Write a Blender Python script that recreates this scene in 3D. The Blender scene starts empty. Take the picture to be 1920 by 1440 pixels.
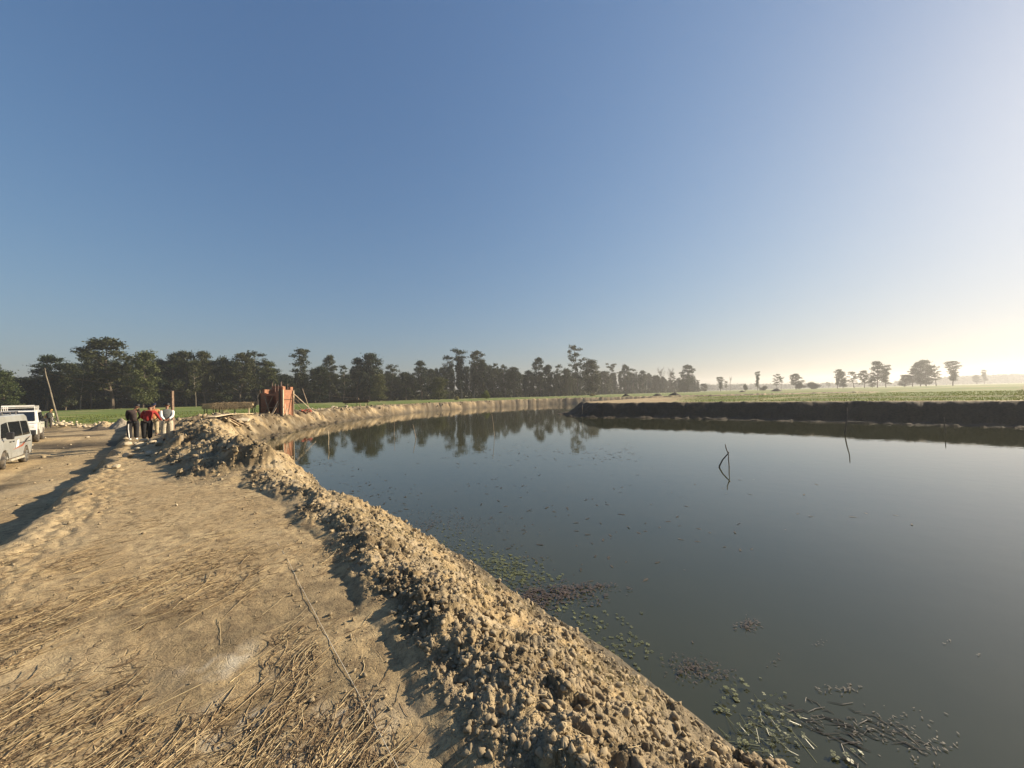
import bpy, bmesh, math, random
import numpy as np
from mathutils import Vector, Matrix, noise as mnoise
sc = bpy.context.scene
R = math.radians
col = sc.collection

# ------------------------------------------------------------------ camera
FPX, CX, CY = 721.0, 960.0, 720.0
PITCH, ROLL, EYE = math.atan(21.0/721.0), R(1.45), 1.7
_F = Vector((0, math.cos(PITCH), math.sin(PITCH)))
_U0 = Vector((0, -math.sin(PITCH), math.cos(PITCH)))
_R0 = Vector((1, 0, 0))
CR = math.cos(ROLL)*_R0 - math.sin(ROLL)*_U0
CU = math.sin(ROLL)*_R0 + math.cos(ROLL)*_U0
cam_d = bpy.data.cameras.new('camera')
cam_d.sensor_width = 36.0
cam_d.lens = 36.0*FPX/1920.0
cam_d.clip_start = 0.05
cam_d.clip_end = 6000
cam = bpy.data.objects.new('camera', cam_d)
col.objects.link(cam)
m = Matrix.Identity(4)
for i in range(3):
    m[i][0] = CR[i]; m[i][1] = CU[i]; m[i][2] = -_F[i]
m[2][3] = EYE
cam.matrix_world = m
sc.camera = cam

# ------------------------------------------------------------------ world + sun
SUN_AZ, SUN_EL = R(70), R(23.5)
w = bpy.data.worlds.new('World'); sc.world = w; w.use_nodes = True
nt = w.node_tree
bg = nt.nodes['Background']
sky = nt.nodes.new('ShaderNodeTexSky')
sky.sky_type = 'NISHITA'; sky.sun_disc = False
sky.sun_elevation = SUN_EL; sky.sun_rotation = SUN_AZ
sky.altitude = 0; sky.air_density = 1.6; sky.dust_density = 1.3; sky.ozone_density = 7.0
def _vm(op, a, b=None, sc_=None):
    n = nt.nodes.new('ShaderNodeVectorMath'); n.operation = op
    for k_, q_ in enumerate((a, b)):
        if q_ is None: continue
        if hasattr(q_, 'node'): nt.links.new(q_, n.inputs[k_])
        else: n.inputs[k_].default_value = q_
    if sc_ is not None: n.inputs['Scale'].default_value = sc_
    return n.outputs[0]
tinted = _vm('MULTIPLY', sky.outputs[0], (0.98, 1.0, 1.19))
soft = _vm('DIVIDE', tinted, _vm('ADD', _vm('SCALE', tinted, sc_=0.12), (1, 1, 1)))
nt.links.new(soft, bg.inputs['Color'])
bg.inputs['Strength'].default_value = 0.069
sd = bpy.data.lights.new('sun', 'SUN'); sd.energy = 5.0; sd.angle = R(0.6); sd.color = (1.0, 0.84, 0.62)
so = bpy.data.objects.new('sun', sd); col.objects.link(so)
SUNV = Vector((math.sin(SUN_AZ)*math.cos(SUN_EL), math.cos(SUN_AZ)*math.cos(SUN_EL), math.sin(SUN_EL)))
so.rotation_euler = SUNV.to_track_quat('Z', 'Y').to_euler()
so.location = (40, 20, 60)
sc.view_settings.view_transform = 'Standard'
sc.view_settings.look = 'None'
sc.view_settings.exposure = 1.18
sc.view_settings.gamma = 1.0
sc.cycles.max_bounces = 6
sc.cycles.diffuse_bounces = 2
sc.cycles.glossy_bounces = 3
sc.cycles.transparent_max_bounces = 8
sc.cycles.volume_bounces = 0
sc.cycles.use_denoising = True

# ------------------------------------------------------------------ helpers
def ray(u, v): return _F*FPX + CR*(u-CX) + CU*(CY-v)
def P(u, v, z=0.0):
    d = ray(u, v); t = (z-EYE)/d.z
    return Vector((d.x*t, d.y*t, z))
def at(u, v, Y):
    d = ray(u, v); t = Y/d.y
    return Vector((d.x*t, Y, EYE+d.z*t))

def tag(o, label=None, cat=None, group=None, kind=None):
    if label: o['label'] = label
    if cat: o['category'] = cat
    if group: o['group'] = group
    if kind: o['kind'] = kind
    return o
def empty(name, loc=(0, 0, 0), rz=0.0, label=None, cat=None, group=None):
    o = bpy.data.objects.new(name, None); col.objects.link(o)
    o.location = loc; o.rotation_euler = (0, 0, rz); o.empty_display_size = 0.2
    return tag(o, label, cat, group)
def link(name, me, mat, parent=None, smooth=False):
    if mat is not None and len(me.materials) == 0: me.materials.append(mat)
    if smooth: me.polygons.foreach_set('use_smooth', [True]*len(me.polygons))
    o = bpy.data.objects.new(name, me); col.objects.link(o)
    if parent is not None: o.parent = parent
    return o
def copy_tree(o, parent=None):
    c = o.copy(); col.objects.link(c)
    if parent is not None: c.parent = parent
    for ch in o.children: copy_tree(ch, c)
    return c

class MB:
    def __init__(s): s.v = []; s.f = []
    def add(s, vs, fs):
        b = len(s.v); s.v += [tuple(x) for x in vs]; s.f += [tuple(b+i for i in f) for f in fs]; return s
    def box(s, c, h, rot=None):
        vs = [Vector((x*h[0], y*h[1], z*h[2])) for x in (-1, 1) for y in (-1, 1) for z in (-1, 1)]
        if rot is not None: vs = [rot @ q for q in vs]
        c = Vector(c)
        return s.add([q+c for q in vs], [(0,1,3,2),(4,6,7,5),(0,4,5,1),(2,3,7,6),(0,2,6,4),(1,5,7,3)])
    def beam(s, a, b, w, h=None, roll=0):
        a = Vector(a); b = Vector(b); d = b-a; L = d.length
        q = d.to_track_quat('Z', 'Y').to_matrix() @ Matrix.Rotation(roll, 3, 'Z')
        return s.box((a+b)/2, (w/2, (h or w)/2, L/2), q)
    def tube(s, pts, rad, n=6, cap=True):
        pts = [Vector(p) for p in pts]
        if not isinstance(rad, (list, tuple)): rad = [rad]*len(pts)
        vs = []; fs = []
        ref = None
        for i, p in enumerate(pts):
            d = (pts[min(i+1, len(pts)-1)]-pts[max(i-1, 0)]).normalized()
            if ref is None: ref = d.orthogonal().normalized()
            ref = (ref-d*ref.dot(d)).normalized(); t = d.cross(ref)
            for k in range(n):
                a = 2*math.pi*k/n
                vs.append(p+(ref*math.cos(a)+t*math.sin(a))*rad[i])
        for i in range(len(pts)-1):
            for k in range(n):
                fs.append((i*n+k, i*n+(k+1) % n, (i+1)*n+(k+1) % n, (i+1)*n+k))
        if cap:
            fs.append(tuple(range(n-1, -1, -1))); fs.append(tuple((len(pts)-1)*n+k for k in range(n)))
        return s.add(vs, fs)
    def disc(s, c, axis, r, t, n=20, r2=None):   # solid wheel-like disc along axis
        a = Vector(axis).normalized(); c = Vector(c)
        return s.tube([c-a*t/2, c-a*t*0.36, c+a*t*0.36, c+a*t/2], [(r2 or r)*0.94, r, r, (r2 or r)*0.94], n)
    def prism(s, poly, y0, y1):                  # poly in xz extruded along y
        n = len(poly)
        vs = [(x, y0, z) for x, z in poly]+[(x, y1, z) for x, z in poly]
        fs = [tuple(range(n)), tuple(range(2*n-1, n-1, -1))]
        for i in range(n): j = (i+1) % n; fs.append((i, i+n, j+n, j))
        return s.add(vs, fs)
    def mesh(s, name='m'):
        me = bpy.data.meshes.new(name); me.from_pydata(s.v, [], s.f); me.validate(); me.update()
        bm = bmesh.new(); bm.from_mesh(me); bmesh.ops.recalc_face_normals(bm, faces=bm.faces); bm.to_mesh(me); bm.free()
        return me
    def build(s, name, mat, parent=None, smooth=False, bevel=0):
        o = link(name, s.mesh(name), mat, parent, smooth)
        if bevel:
            b = o.modifiers.new('bevel', 'BEVEL'); b.width = bevel; b.segments = 2; b.limit_method = 'ANGLE'; b.angle_limit = R(35)
            if smooth: b.harden_normals = False
        return o

def np_mesh(name, co, tris):
    me = bpy.data.meshes.new(name)
    k = tris.shape[1]
    me.vertices.add(len(co)); me.vertices.foreach_set('co', np.ascontiguousarray(co, dtype=np.float32).ravel())
    me.loops.add(tris.size); me.loops.foreach_set('vertex_index', np.ascontiguousarray(tris, dtype=np.int32).ravel())
    me.polygons.add(len(tris))
    me.polygons.foreach_set('loop_start', np.arange(0, tris.size, k, dtype=np.int32))
    me.update(calc_edges=True)
    return me
def attr(me, name, data):
    a = me.attributes.new(name, 'FLOAT', 'POINT'); a.data.foreach_set('value', np.ascontiguousarray(data, dtype=np.float32))

# numpy noise
def _h(ix, iy, seed):
    n = (ix*374761393 + iy*668265263 + seed*1442695041).astype(np.int64) & 0x7fffffff
    n = ((n ^ (n >> 13))*1274126177) & 0x7fffffff
    n = n ^ (n >> 16)
    return (n & 0xffff)/65535.0
def vnoise(x, y, seed=0):
    xi = np.floor(x).astype(np.int64); yi = np.floor(y).astype(np.int64)
    fx = x-xi; fy = y-yi; fx = fx*fx*(3-2*fx); fy = fy*fy*(3-2*fy)
    a = _h(xi, yi, seed); b = _h(xi+1, yi, seed); c = _h(xi, yi+1, seed); d = _h(xi+1, yi+1, seed)
    return (a+(b-a)*fx)*(1-fy)+(c+(d-c)*fx)*fy
def fbm(x, y, o=4, seed=0):
    s = 0; a = 0.5; t = 0
    for i in range(o):
        s = s+a*vnoise(x*(2**i)+i*17.3, y*(2**i)-i*9.1, seed+i); t += a; a *= 0.5
    return s/t
def worley(x, y, seed=0):
    xi = np.floor(x).astype(np.int64); yi = np.floor(y).astype(np.int64)
    best = np.full(x.shape, 9.0)
    for dx in (-1, 0, 1):
        for dy in (-1, 0, 1):
            cx = xi+dx+_h(xi+dx, yi+dy, seed); cy = yi+dy+_h(xi+dx, yi+dy, seed+7)
            best = np.minimum(best, (x-cx)**2+(y-cy)**2)
    return np.sqrt(best)
def chunk(x, y, seed=0):        # broken-lump relief: every cell its own height and tilt
    xi = np.floor(x).astype(np.int64); yi = np.floor(y).astype(np.int64)
    best = np.full(x.shape, 9.0); out = np.zeros(x.shape)
    for dx in (-1, 0, 1):
        for dy in (-1, 0, 1):
            a = _h(xi+dx, yi+dy, seed); b = _h(xi+dx, yi+dy, seed+7)
            ex = x-(xi+dx+a); ey = y-(yi+dy+b); d = ex*ex+ey*ey
            v = (_h(xi+dx, yi+dy, seed+13)-.5)+ex*(a-.5)*1.6+ey*(b-.5)*1.6-d*.35
            k = d < best; best = np.where(k, d, best); out = np.where(k, v, out)
    return out
def sstep(a, b, x):
    t = np.clip((x-a)/(b-a), 0, 1); return t*t*(3-2*t)

# ------------------------------------------------------------------ materials
def mat(name, color=(0.5, 0.5, 0.5), rough=0.8, metal=0.0, noise_scale=None, noise_amt=0.3, bump=0.0, bscale=None, coat=0.0, color2=None, spec=None):
    m = bpy.data.materials.new(name); m.use_nodes = True
    n = m.node_tree; b = n.nodes['Principled BSDF']
    b.inputs['Roughness'].default_value = rough; b.inputs['Metallic'].default_value = metal
    b.inputs['Coat Weight'].default_value = coat
    if spec is not None: b.inputs['Specular IOR Level'].default_value = spec
    c2 = color2 or tuple(c*(1-noise_amt) for c in color)
    tc = n.nodes.new('ShaderNodeTexCoord')
    nz = n.nodes.new('ShaderNodeTexNoise'); nz.inputs['Scale'].default_value = noise_scale or 8; nz.inputs['Detail'].default_value = 6
    n.links.new(tc.outputs['Object'], nz.inputs['Vector'])
    rp = n.nodes.new('ShaderNodeValToRGB')
    rp.color_ramp.elements[0].position = 0.35; rp.color_ramp.elements[0].color = (*c2, 1)
    rp.color_ramp.elements[1].position = 0.65; rp.color_ramp.elements[1].color = (*color, 1)
    n.links.new(nz.outputs['Fac'], rp.inputs[0]); n.links.new(rp.outputs[0], b.inputs['Base Color'])
    if bump:
        n2 = n.nodes.new('ShaderNodeTexNoise'); n2.inputs['Scale'].default_value = bscale or 20; n2.inputs['Detail'].default_value = 5
        n.links.new(tc.outputs['Object'], n2.inputs['Vector'])
        bp = n.nodes.new('ShaderNodeBump'); bp.inputs['Strength'].default_value = bump; bp.inputs['Distance'].default_value = 0.02
        n.links.new(n2.outputs['Fac'], bp.inputs['Height']); n.links.new(bp.outputs[0], b.inputs['Normal'])
    return m

def N(nt, t, **kw):
    n = nt.nodes.new(t)
    for k, v in kw.items():
        if k in n.inputs.keys(): n.inputs[k].default_value = v
        else: setattr(n, k, v)
    return n
def mixc(nt, fac, a, b, blend='MIX'):
    n = nt.nodes.new('ShaderNodeMix'); n.data_type = 'RGBA'; n.blend_type = blend
    for sock, val in ((n.inputs[0], fac), (n.inputs[6], a), (n.inputs[7], b)):
        if hasattr(val, 'node'): nt.links.new(val, sock)
        elif isinstance(val, (int, float)): sock.default_value = val
        else: sock.default_value = (*val, 1)
    return n.outputs[2]
def maprange(nt, s, a, b, c=0.0, d=1.0):
    n = nt.nodes.new('ShaderNodeMapRange'); nt.links.new(s, n.inputs[0])
    for i, v in enumerate((a, b, c, d)): n.inputs[i+1].default_value = v
    return n.outputs[0]
def noise_out(nt, vec, scale, detail=5, rough=0.55):
    n = N(nt, 'ShaderNodeTexNoise', Scale=scale, Detail=detail, Roughness=rough)
    nt.links.new(vec, n.inputs['Vector']); return n.outputs['Fac']

def soil_material(green=True):
    m = bpy.data.materials.new('soil'); m.use_nodes = True; n = m.node_tree; b = n.nodes['Principled BSDF']
    geo = n.nodes.new('ShaderNodeNewGeometry'); pos = geo.outputs['Position']
    n1 = noise_out(n, pos, 1.3, 6); n2 = noise_out(n, pos, 9, 8, 0.65); n3 = noise_out(n, pos, 70, 6, 0.7); n4 = noise_out(n, pos, 0.35, 4)
    c = mixc(n, maprange(n, n1, .35, .65), (0.32, 0.235, 0.122), (0.44, 0.34, 0.19))
    c = mixc(n, maprange(n, n2, .44, .66), c, (0.19, 0.135, 0.075))
    n5 = noise_out(n, pos, 26, 7, .75)
    c = mixc(n, maprange(n, n5, .50, .62, 0, .55), c, (0.14, 0.10, 0.06))
    c = mixc(n, maprange(n, n3, .52, .75, 0, .6), c, (0.47, 0.38, 0.24))
    c = mixc(n, maprange(n, n3, .45, .28, 0, .6), c, (0.12, 0.085, 0.05))
    c = mixc(n, maprange(n, n4, .5, .75, 0, .5), c, (0.40, 0.33, 0.215))
    def A(name):
        a = n.nodes.new('ShaderNodeAttribute'); a.attribute_name = name; return a.outputs['Fac']
    # dark churned soil; on the right bank, shade painted into the colour
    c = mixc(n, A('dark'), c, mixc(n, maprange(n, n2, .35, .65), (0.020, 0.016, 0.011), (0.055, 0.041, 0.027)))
    # pale powder patches
    c = mixc(n, A('pale'), c, mixc(n, maprange(n, n2, .4, .7), (0.36, 0.30, 0.2), (0.55, 0.5, 0.4)))
    # wet
    wet = A('wet')
    c = mixc(n, wet, c, mixc(n, maprange(n, n2, .4, .6), (0.055, 0.045, 0.028), (0.11, 0.085, 0.05)))
    # crop
    g1 = noise_out(n, pos, 0.06, 5, .6); g2 = noise_out(n, pos, 1.7, 6, .7); g3 = noise_out(n, pos, 0.25, 4)
    sc_ = n.nodes.new('ShaderNodeVectorMath'); sc_.operation = 'MULTIPLY'; sc_.inputs[1].default_value = (0.02, 0.25, 0.1)
    n.links.new(pos, sc_.inputs[0]); g4 = noise_out(n, sc_.outputs[0], 1.0, 5)
    gc = mixc(n, maprange(n, g1, .38, .62), (0.070, 0.120, 0.016), (0.135, 0.175, 0.027))
    gc = mixc(n, maprange(n, g2, .45, .75, 0, .55), gc, (0.15, 0.16, 0.06))
    gc = mixc(n, maprange(n, g3, .5, .68, 0, .6), gc, (0.05, 0.085, 0.02))
    gc = mixc(n, maprange(n, g4, .56, .66, 0, .75), gc, (0.20, 0.20, 0.075))
    c = mixc(n, A('green'), c, gc)
    n.links.new(c, b.inputs['Base Color'])
    rr = maprange(n, wet, 0, 1, .95, .55); n.links.new(rr, b.inputs['Roughness'])
    b.inputs['Specular IOR Level'].default_value = 0.25
    # bump: fine grit + dry cracks
    vor = N(n, 'ShaderNodeTexVoronoi', feature='DISTANCE_TO_EDGE', Scale=11.0)
    wp = mixc(n, 0.12, pos, N(n, 'ShaderNodeTexNoise', Scale=6.0).outputs['Color'])
    n.links.new(wp, vor.inputs['Vector'])
    cr = maprange(n, vor.outputs['Distance'], 0.0, 0.035)
    crm = n.nodes.new('ShaderNodeMath'); crm.operation = 'MULTIPLY_ADD'
    inv = maprange(n, cr, 0, 1, -.35, 0)
    n.links.new(inv, crm.inputs[0]); n.links.new(A('crack'), crm.inputs[1]); n.links.new(n2, crm.inputs[2])
    add = n.nodes.new('ShaderNodeMath'); add.operation = 'MULTIPLY_ADD'; n.links.new(n3, add.inputs[0]); add.inputs[1].default_value = 0.6
    n.links.new(crm.outputs[0], add.inputs[2])
    bp = N(n, 'ShaderNodeBump', Strength=0.9, Distance=0.022); n.links.new(add.outputs[0], bp.inputs['Height'])
    n.links.new(bp.outputs[0], b.inputs['Normal'])
    return m

def leaf_material(name, c1, c2, trans=0.25):
    m = bpy.data.materials.new(name); m.use_nodes = True; n = m.node_tree
    b = n.nodes['Principled BSDF']; out = n.nodes['Material Output']
    oi = n.nodes.new('ShaderNodeObjectInfo'); geo = n.nodes.new('ShaderNodeNewGeometry')
    nz = noise_out(n, geo.outputs['Position'], 0.8, 3)
    c = mixc(n, maprange(n, nz, .35, .65), c1, c2)
    c = mixc(n, maprange(n, oi.outputs['Random'], 0, 1, 0, .5), c, tuple(0.55*(a+b_) for a, b_ in zip(c2, (0.10, 0.075, 0.02))))
    n.links.new(c, b.inputs['Base Color']); b.inputs['Roughness'].default_value = 0.6; b.inputs['Specular IOR Level'].default_value = 0.3
    tr = n.nodes.new('ShaderNodeBsdfTranslucent'); n.links.new(c, tr.inputs['Color'])
    mx = n.nodes.new('ShaderNodeMixShader'); mx.inputs[0].default_value = trans
    n.links.new(b.outputs[0], mx.inputs[1]); n.links.new(tr.outputs[0], mx.inputs[2]); n.links.new(mx.outputs[0], out.inputs['Surface'])
    return m

SOIL = soil_material()
def straw_material(name, a, b_):
    m = bpy.data.materials.new(name); m.use_nodes = True; n = m.node_tree; b = n.nodes['Principled BSDF']
    geo = n.nodes.new('ShaderNodeNewGeometry'); nz = noise_out(n, geo.outputs['Position'], 14, 4)
    c = mixc(n, geo.outputs['Random Per Island'], a, b_); c = mixc(n, maprange(n, nz, .45, .7, 0, .6), c, (0.16, 0.11, 0.06))
    n.links.new(c, b.inputs['Base Color']); b.inputs['Roughness'].default_value = .7; return m
M = {}
M['bark'] = mat('bark', (0.11, 0.085, 0.06), .95, noise_scale=3, noise_amt=.5)
M['palebark'] = mat('pale_bark', (0.20, 0.17, 0.125), .9, noise_scale=2, noise_amt=.45)
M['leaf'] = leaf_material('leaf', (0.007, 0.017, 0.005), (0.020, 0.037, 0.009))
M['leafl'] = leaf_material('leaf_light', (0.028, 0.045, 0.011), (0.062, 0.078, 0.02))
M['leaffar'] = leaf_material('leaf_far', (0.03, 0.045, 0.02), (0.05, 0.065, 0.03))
M['straw'] = straw_material('straw', (0.62, 0.50, 0.28), (0.30, 0.21, 0.105))
M['darkstraw'] = mat('old_straw', (0.22, 0.15, 0.08), .85, noise_scale=6, noise_amt=.5)
M['thatch'] = mat('thatch', (0.50, 0.38, 0.22), .95, noise_scale=14, noise_amt=.65, bump=.8, bscale=30)
M['wood'] = mat('wood', (0.34, 0.25, 0.16), .85, noise_scale=6, noise_amt=.45)
M['darkwood'] = mat('dark_wood', (0.09, 0.065, 0.045), .9, noise_scale=6, noise_amt=.4)
M['palewood'] = mat('pale_wood', (0.62, 0.50, 0.33), .8, noise_scale=5, noise_amt=.3)
M['redwood'] = mat('reddish_wood', (0.21, 0.14, 0.095), .85, noise_scale=9, noise_amt=.5)
M['stone'] = mat('pale_stone', (0.50, 0.42, 0.29), .85, noise_scale=6, noise_amt=.35, bump=.6, bscale=12)
M['stick'] = mat('stick', (0.10, 0.075, 0.055), .85, noise_scale=10, noise_amt=.4)
M['steel'] = mat('steel', (0.30, 0.28, 0.26), .5, metal=.8, noise_scale=8)
M['rebar'] = mat('rebar', (0.32, 0.22, 0.17), .7, metal=.3, noise_scale=12)

# ------------------------------------------------------------------ terrain layout
WZ = -0.9
NEAR = [(40, -34), (20, -15.5), (7.6, -2.9)] + [tuple(P(u, v, WZ)[:2]) for u, v in
        ((1430, 1440), (1262, 1310), (1146, 1222), (990, 1130), (900, 1062), (800, 1008), (640, 938), (560, 905), (502, 880), (486, 852), (476, 838))]
LEFT = [NEAR[-1]] + [tuple(P(u, v, WZ)[:2]) for u, v in
        ((520, 821), (565, 806.5), (620, 795), (680, 785.5), (740, 778), (800, 771.5), (900, 764.5), (1000, 759), (1052, 757.3))] + [(24, 97), (75, 88)]
RIGHT = [(75, 78), (26, 79), (13, 62), tuple(P(1042, 774.5, WZ)[:2]), tuple(P(1050, 778.5, WZ)[:2]), tuple(P(1078, 783, WZ)[:2]), tuple(P(1275, 785.5, WZ)[:2]),
         tuple(P(1420, 789, WZ)[:2]), tuple(P(1588, 793.5, WZ)[:2]), tuple(P(1900, 803, WZ)[:2]), (66, -14), (70, -34)]
POLY = NEAR + LEFT[1:] + RIGHT
PLEFT = [(2.0, -5.5)] + [tuple(P(u, v, 0)[:2]) for u, v in ((0, 1028), (92, 957), (190, 882), (232, 835))] + [(-19.5, 19.5), (-25, 25)]

def seg_dist(x, y, pts):
    best = np.full(x.shape, 1e18)
    for (ax, ay), (bx, by) in zip(pts[:-1], pts[1:]):
        dx, dy = bx-ax, by-ay; L = dx*dx+dy*dy
        t = np.clip(((x-ax)*dx+(y-ay)*dy)/L, 0, 1)
        best = np.minimum(best, (x-ax-t*dx)**2+(y-ay-t*dy)**2)
    return np.sqrt(best)
def inside(x, y, poly):
    c = np.zeros(x.shape, bool); n = len(poly)
    for i in range(n):
        ax, ay = poly[i]; bx, by = poly[(i+1) % n]
        if ay == by: continue
        k = ((ay > y) != (by > y)) & (x < (bx-ax)*(y-ay)/(by-ay)+ax)
        c ^= k
    return c
def side_of(x, y, pts):           # signed: + = left of travel direction; taken at the nearest segment
    best = np.full(x.shape, 1e18); sg = np.ones(x.shape)
    for (ax, ay), (bx, by) in zip(pts[:-1], pts[1:]):
        dx, dy = bx-ax, by-ay; L = dx*dx+dy*dy
        t = np.clip(((x-ax)*dx+(y-ay)*dy)/L, 0, 1)
        d = (x-ax-t*dx)**2+(y-ay-t*dy)**2
        k = d < best; best = np.where(k, d, best); sg = np.where(k, np.sign(dx*(y-ay)-dy*(x-ax)), sg)
    return np.sqrt(best)*sg

def terrain(x, y, detail=True):
    x = np.asarray(x, float); y = np.asarray(y, float)
    dN, dL, dR = seg_dist(x, y, NEAR), seg_dist(x, y, LEFT), seg_dist(x, y, RIGHT)
    d = np.minimum(np.minimum(dN, dL), dR)
    ins = inside(x, y, POLY)
    wob = (fbm(x*.9, y*.9, 3, 5)-.5)*.5 + (fbm(x*3.1, y*3.1, 3, 9)-.5)*.18
    dd = d + wob*sstep(0, .5, d)
    # land
    e = side_of(x, y, PLEFT)
    e = e + (fbm(x*1.3, y*1.3, 4, 21)-.5)*.5
    s = (x-1.86)*-.72+(y-2.63)*.69
    leftland = sstep(30, 110, y)*.55
    rightland = .50+0*x
    lr = sstep(2, 12, x-(y-98)*0)*(1-sstep(-10, 4, 12-y)*0)
    far = sstep(96, 112, y)
    land = leftland*(1-lr)+rightland*lr
    nearreg = (y < 30) & (x < y*.2+8)
    land = np.where(nearreg & (dN < dR), leftland, land)
    roadm = sstep(0, .38, e)*(1-sstep(31, 38, y))
    land = land - .35*roadm
    rim = np.exp(-((e+.12)/.16)**2)*(1-sstep(16, 20, y))*.035
    land = land + rim
    # path: mild wear, road ruts
    rough = (fbm(x*1.1, y*1.1, 4, 31)-.5)*.08
    rut = -np.exp(-((e-2.2)/.28)**2)*.05 - np.exp(-((e-3.8)/.28)**2)*.05
    land = land + rough*(.35+.65*roadm) + rut*roadm
    land = land + (fbm(x*.05, y*.05, 3, 77)-.5)*.25*sstep(45, 90, y)
    # near profile
    A = sstep(9.3, 11.2, s+(fbm(x, y, 2, 3)-.5)*1.2)*(1-sstep(25, 32, s))
    pN = np.interp(dd, [0, .35, 1.0, 1.5, 1.8, 2.05, 2.2], [WZ, -.60, -.20, .07, .14, .06, 0])
    mound = (np.interp(dd, [0, .5, 1.1, 1.7, 2.3, 2.9, 3.2], [0, .20, .47, .52, .38, .12, 0])*(1-sstep(14, 19, s))+np.interp(dd, [0, .5, 1.1, 1.8, 2.5, 3.0, 3.25], [0, .28, .70, .84, .80, .38, 0])*sstep(14, 19, s))
    pN = pN + A*mound
    hN = np.where(dd < 2.2, pN, land + A*mound*1.0)
    pL = np.interp(dd, [0, .8, 2.1, 2.9, 6, 11], [WZ, -.62, .40, .55, .52, .52])
    fy_ = sstep(19, 24, y); f2 = sstep(27, 33, y)
    kL = sstep(2.0+3.2*fy_+3.6*f2, 3.6+3.2*fy_+8.4*f2, dd)
    pL = pL+.30*fy_*(1-f2)*sstep(.8, 2.2, dd)*(1-sstep(4.5, 6.5, dd))
    hL = pL*(1-kL)+land*kL
    crestR = .55
    pR = np.interp(dd, [0, .25, 1.5, 2.0, 3.3, 3.8], [WZ, -.87, -.82, -.42, .5, .56])
    hR = np.where(dd < 3.8, pR, .56*(1-sstep(4, 7, dd))+land*sstep(4, 7, dd))
    wN = np.exp(-(dN-d)/.9); wL = np.exp(-(dL-d)/.9); wR = np.exp(-(dR-d)/.9)
    h = (hN*wN+hL*wL+hR*wR)/(wN+wL+wR)
    # clods on churned soil
    bankm = (1-sstep(1.95, 2.15, dd))*(wN > .3) + A*(1-sstep(2.7, 3.3, dd))
    bankm = np.clip(bankm, 0, 1)
    farbank = (1-sstep(2.2+2.3*fy_, 3.6+3.4*fy_, dd))*np.clip(wL*(wL > wN), 0, 1)
    rb = (1-sstep(3.4, 4.0, dd))*np.clip(wR, 0, 1)
    cm = np.clip(bankm+farbank*.9+rb*.8, 0, 1)*sstep(.0, .25, d)
    if detail:
        q1 = fbm(x*5, y*5, 3, 2)*.5; q2 = fbm(x*5, y*5, 3, 4)*.5
        w1 = chunk(x*2.6+q1, y*2.6+q2, 11)
        w2 = chunk(x*7+q1*2, y*7+q2*2, 12)
        f1 = fbm(x*18, y*18, 4, 13)-.5
        w3 = chunk(x*17+q2*3, y*17+q1*3, 33)
        h = h + cm*(w1*.036+w2*.032+w3*.020*(y < 14)+f1*.065)
        big = 1-worley(x*1.1, y*1.1, 15)
        h = h + A*bankm*((big-.55)*.20+chunk(x*1.9, y*1.9, 71)*.16) + farbank*((big-.55)*.18+chunk(x*1.5, y*1.5, 72)*.22+chunk(x*4, y*4, 73)*.10) + rb*(fbm(x*1.5, y*1.5, 4, 19)-.5)*.35
        h = h + (1-cm)*(fbm(x*6, y*6, 4, 14)-.5)*.028*(1-sstep(20, 60, y))
        # debris ridge along the path's soft shoulder, and lumps at its left rim
        lump = np.exp(-((e+.35)/.35)**2)*(1-sstep(18, 22, y))
        h = h + lump*(1-worley(x*7, y*7, 17)-.45)*.06
        # field bunds
        gx = (x*.8+y*.6)/26.0; gy = (-x*.6+y*.8)/17.0
        bx = np.abs(gx-np.round(gx))*26; by_ = np.abs(gy-np.round(gy))*17
        bund = np.maximum(np.exp(-(bx/.45)**2), np.exp(-(by_/.45)**2))
        h = h + bund*.16*sstep(9, 13, dd)*sstep(34, 42, y+.25*np.abs(x))
    inz = WZ-.12-.32*d+(fbm(x*2, y*2, 3, 8)-.5)*.1
    h = np.where(ins, np.maximum(inz, WZ-1.5), h)
    return h, dict(d=np.where(ins, -d, dd), dN=dN, dL=dL, dR=dR, e=e, s=s, A=A, ins=ins, road=roadm, cm=cm, farbank=farbank, rb=rb)

def ground_z(x, y, detail=False):
    h, _ = terrain(np.array([x]), np.array([y]), detail); return float(h[0])

_ts = np.exp(np.linspace(math.log(1.2), math.log(400), 900))
def hit(u, v, vmin=None):
    """first point of the ground along the line of sight through a pixel"""
    d = ray(u, v)/ray(u, v).y
    xs_, ys_, zs_ = d.x*_ts, d.y*_ts, EYE+d.z*_ts
    h, _ = terrain(xs_, ys_, True); h = np.maximum(h, WZ); k = np.nonzero(zs_ <= h)[0]
    k = k[0] if len(k) else len(_ts)-1
    return Vector((xs_[k], ys_[k], h[k]))
# polar sheet centred below the camera
tn = np.tan(R(60)); dense = np.arctan(np.linspace(-tn, tn, 1020))
coarse = np.linspace(R(60), R(300), 90)[1:-1]
az = np.concatenate([dense, coarse])
r1 = np.exp(np.arange(math.log(.35), math.log(62), .0072)); r2 = np.exp(np.arange(math.log(62.6), math.log(1500), .03))
rad = np.concatenate([r1, r2]); nr, na = len(rad), len(az)
RR, AA = np.meshgrid(rad, az, indexing='ij')
X = RR*np.sin(AA); Y = RR*np.cos(AA)
H, D = terrain(X.ravel(), Y.ravel()); X = X.ravel(); Y = Y.ravel()
i0 = np.arange(nr-1)[:, None]*na; j = np.arange(na)[None, :]; j2 = (j+1) % na
quads = np.stack([i0+j, i0+na+j, i0+na+j2, i0+j2], -1).reshape(-1, 4)[:, ::-1]
co = np.stack([X, Y, H], -1)
fx = X[quads].mean(1); fy = Y[quads].mean(1)
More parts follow.
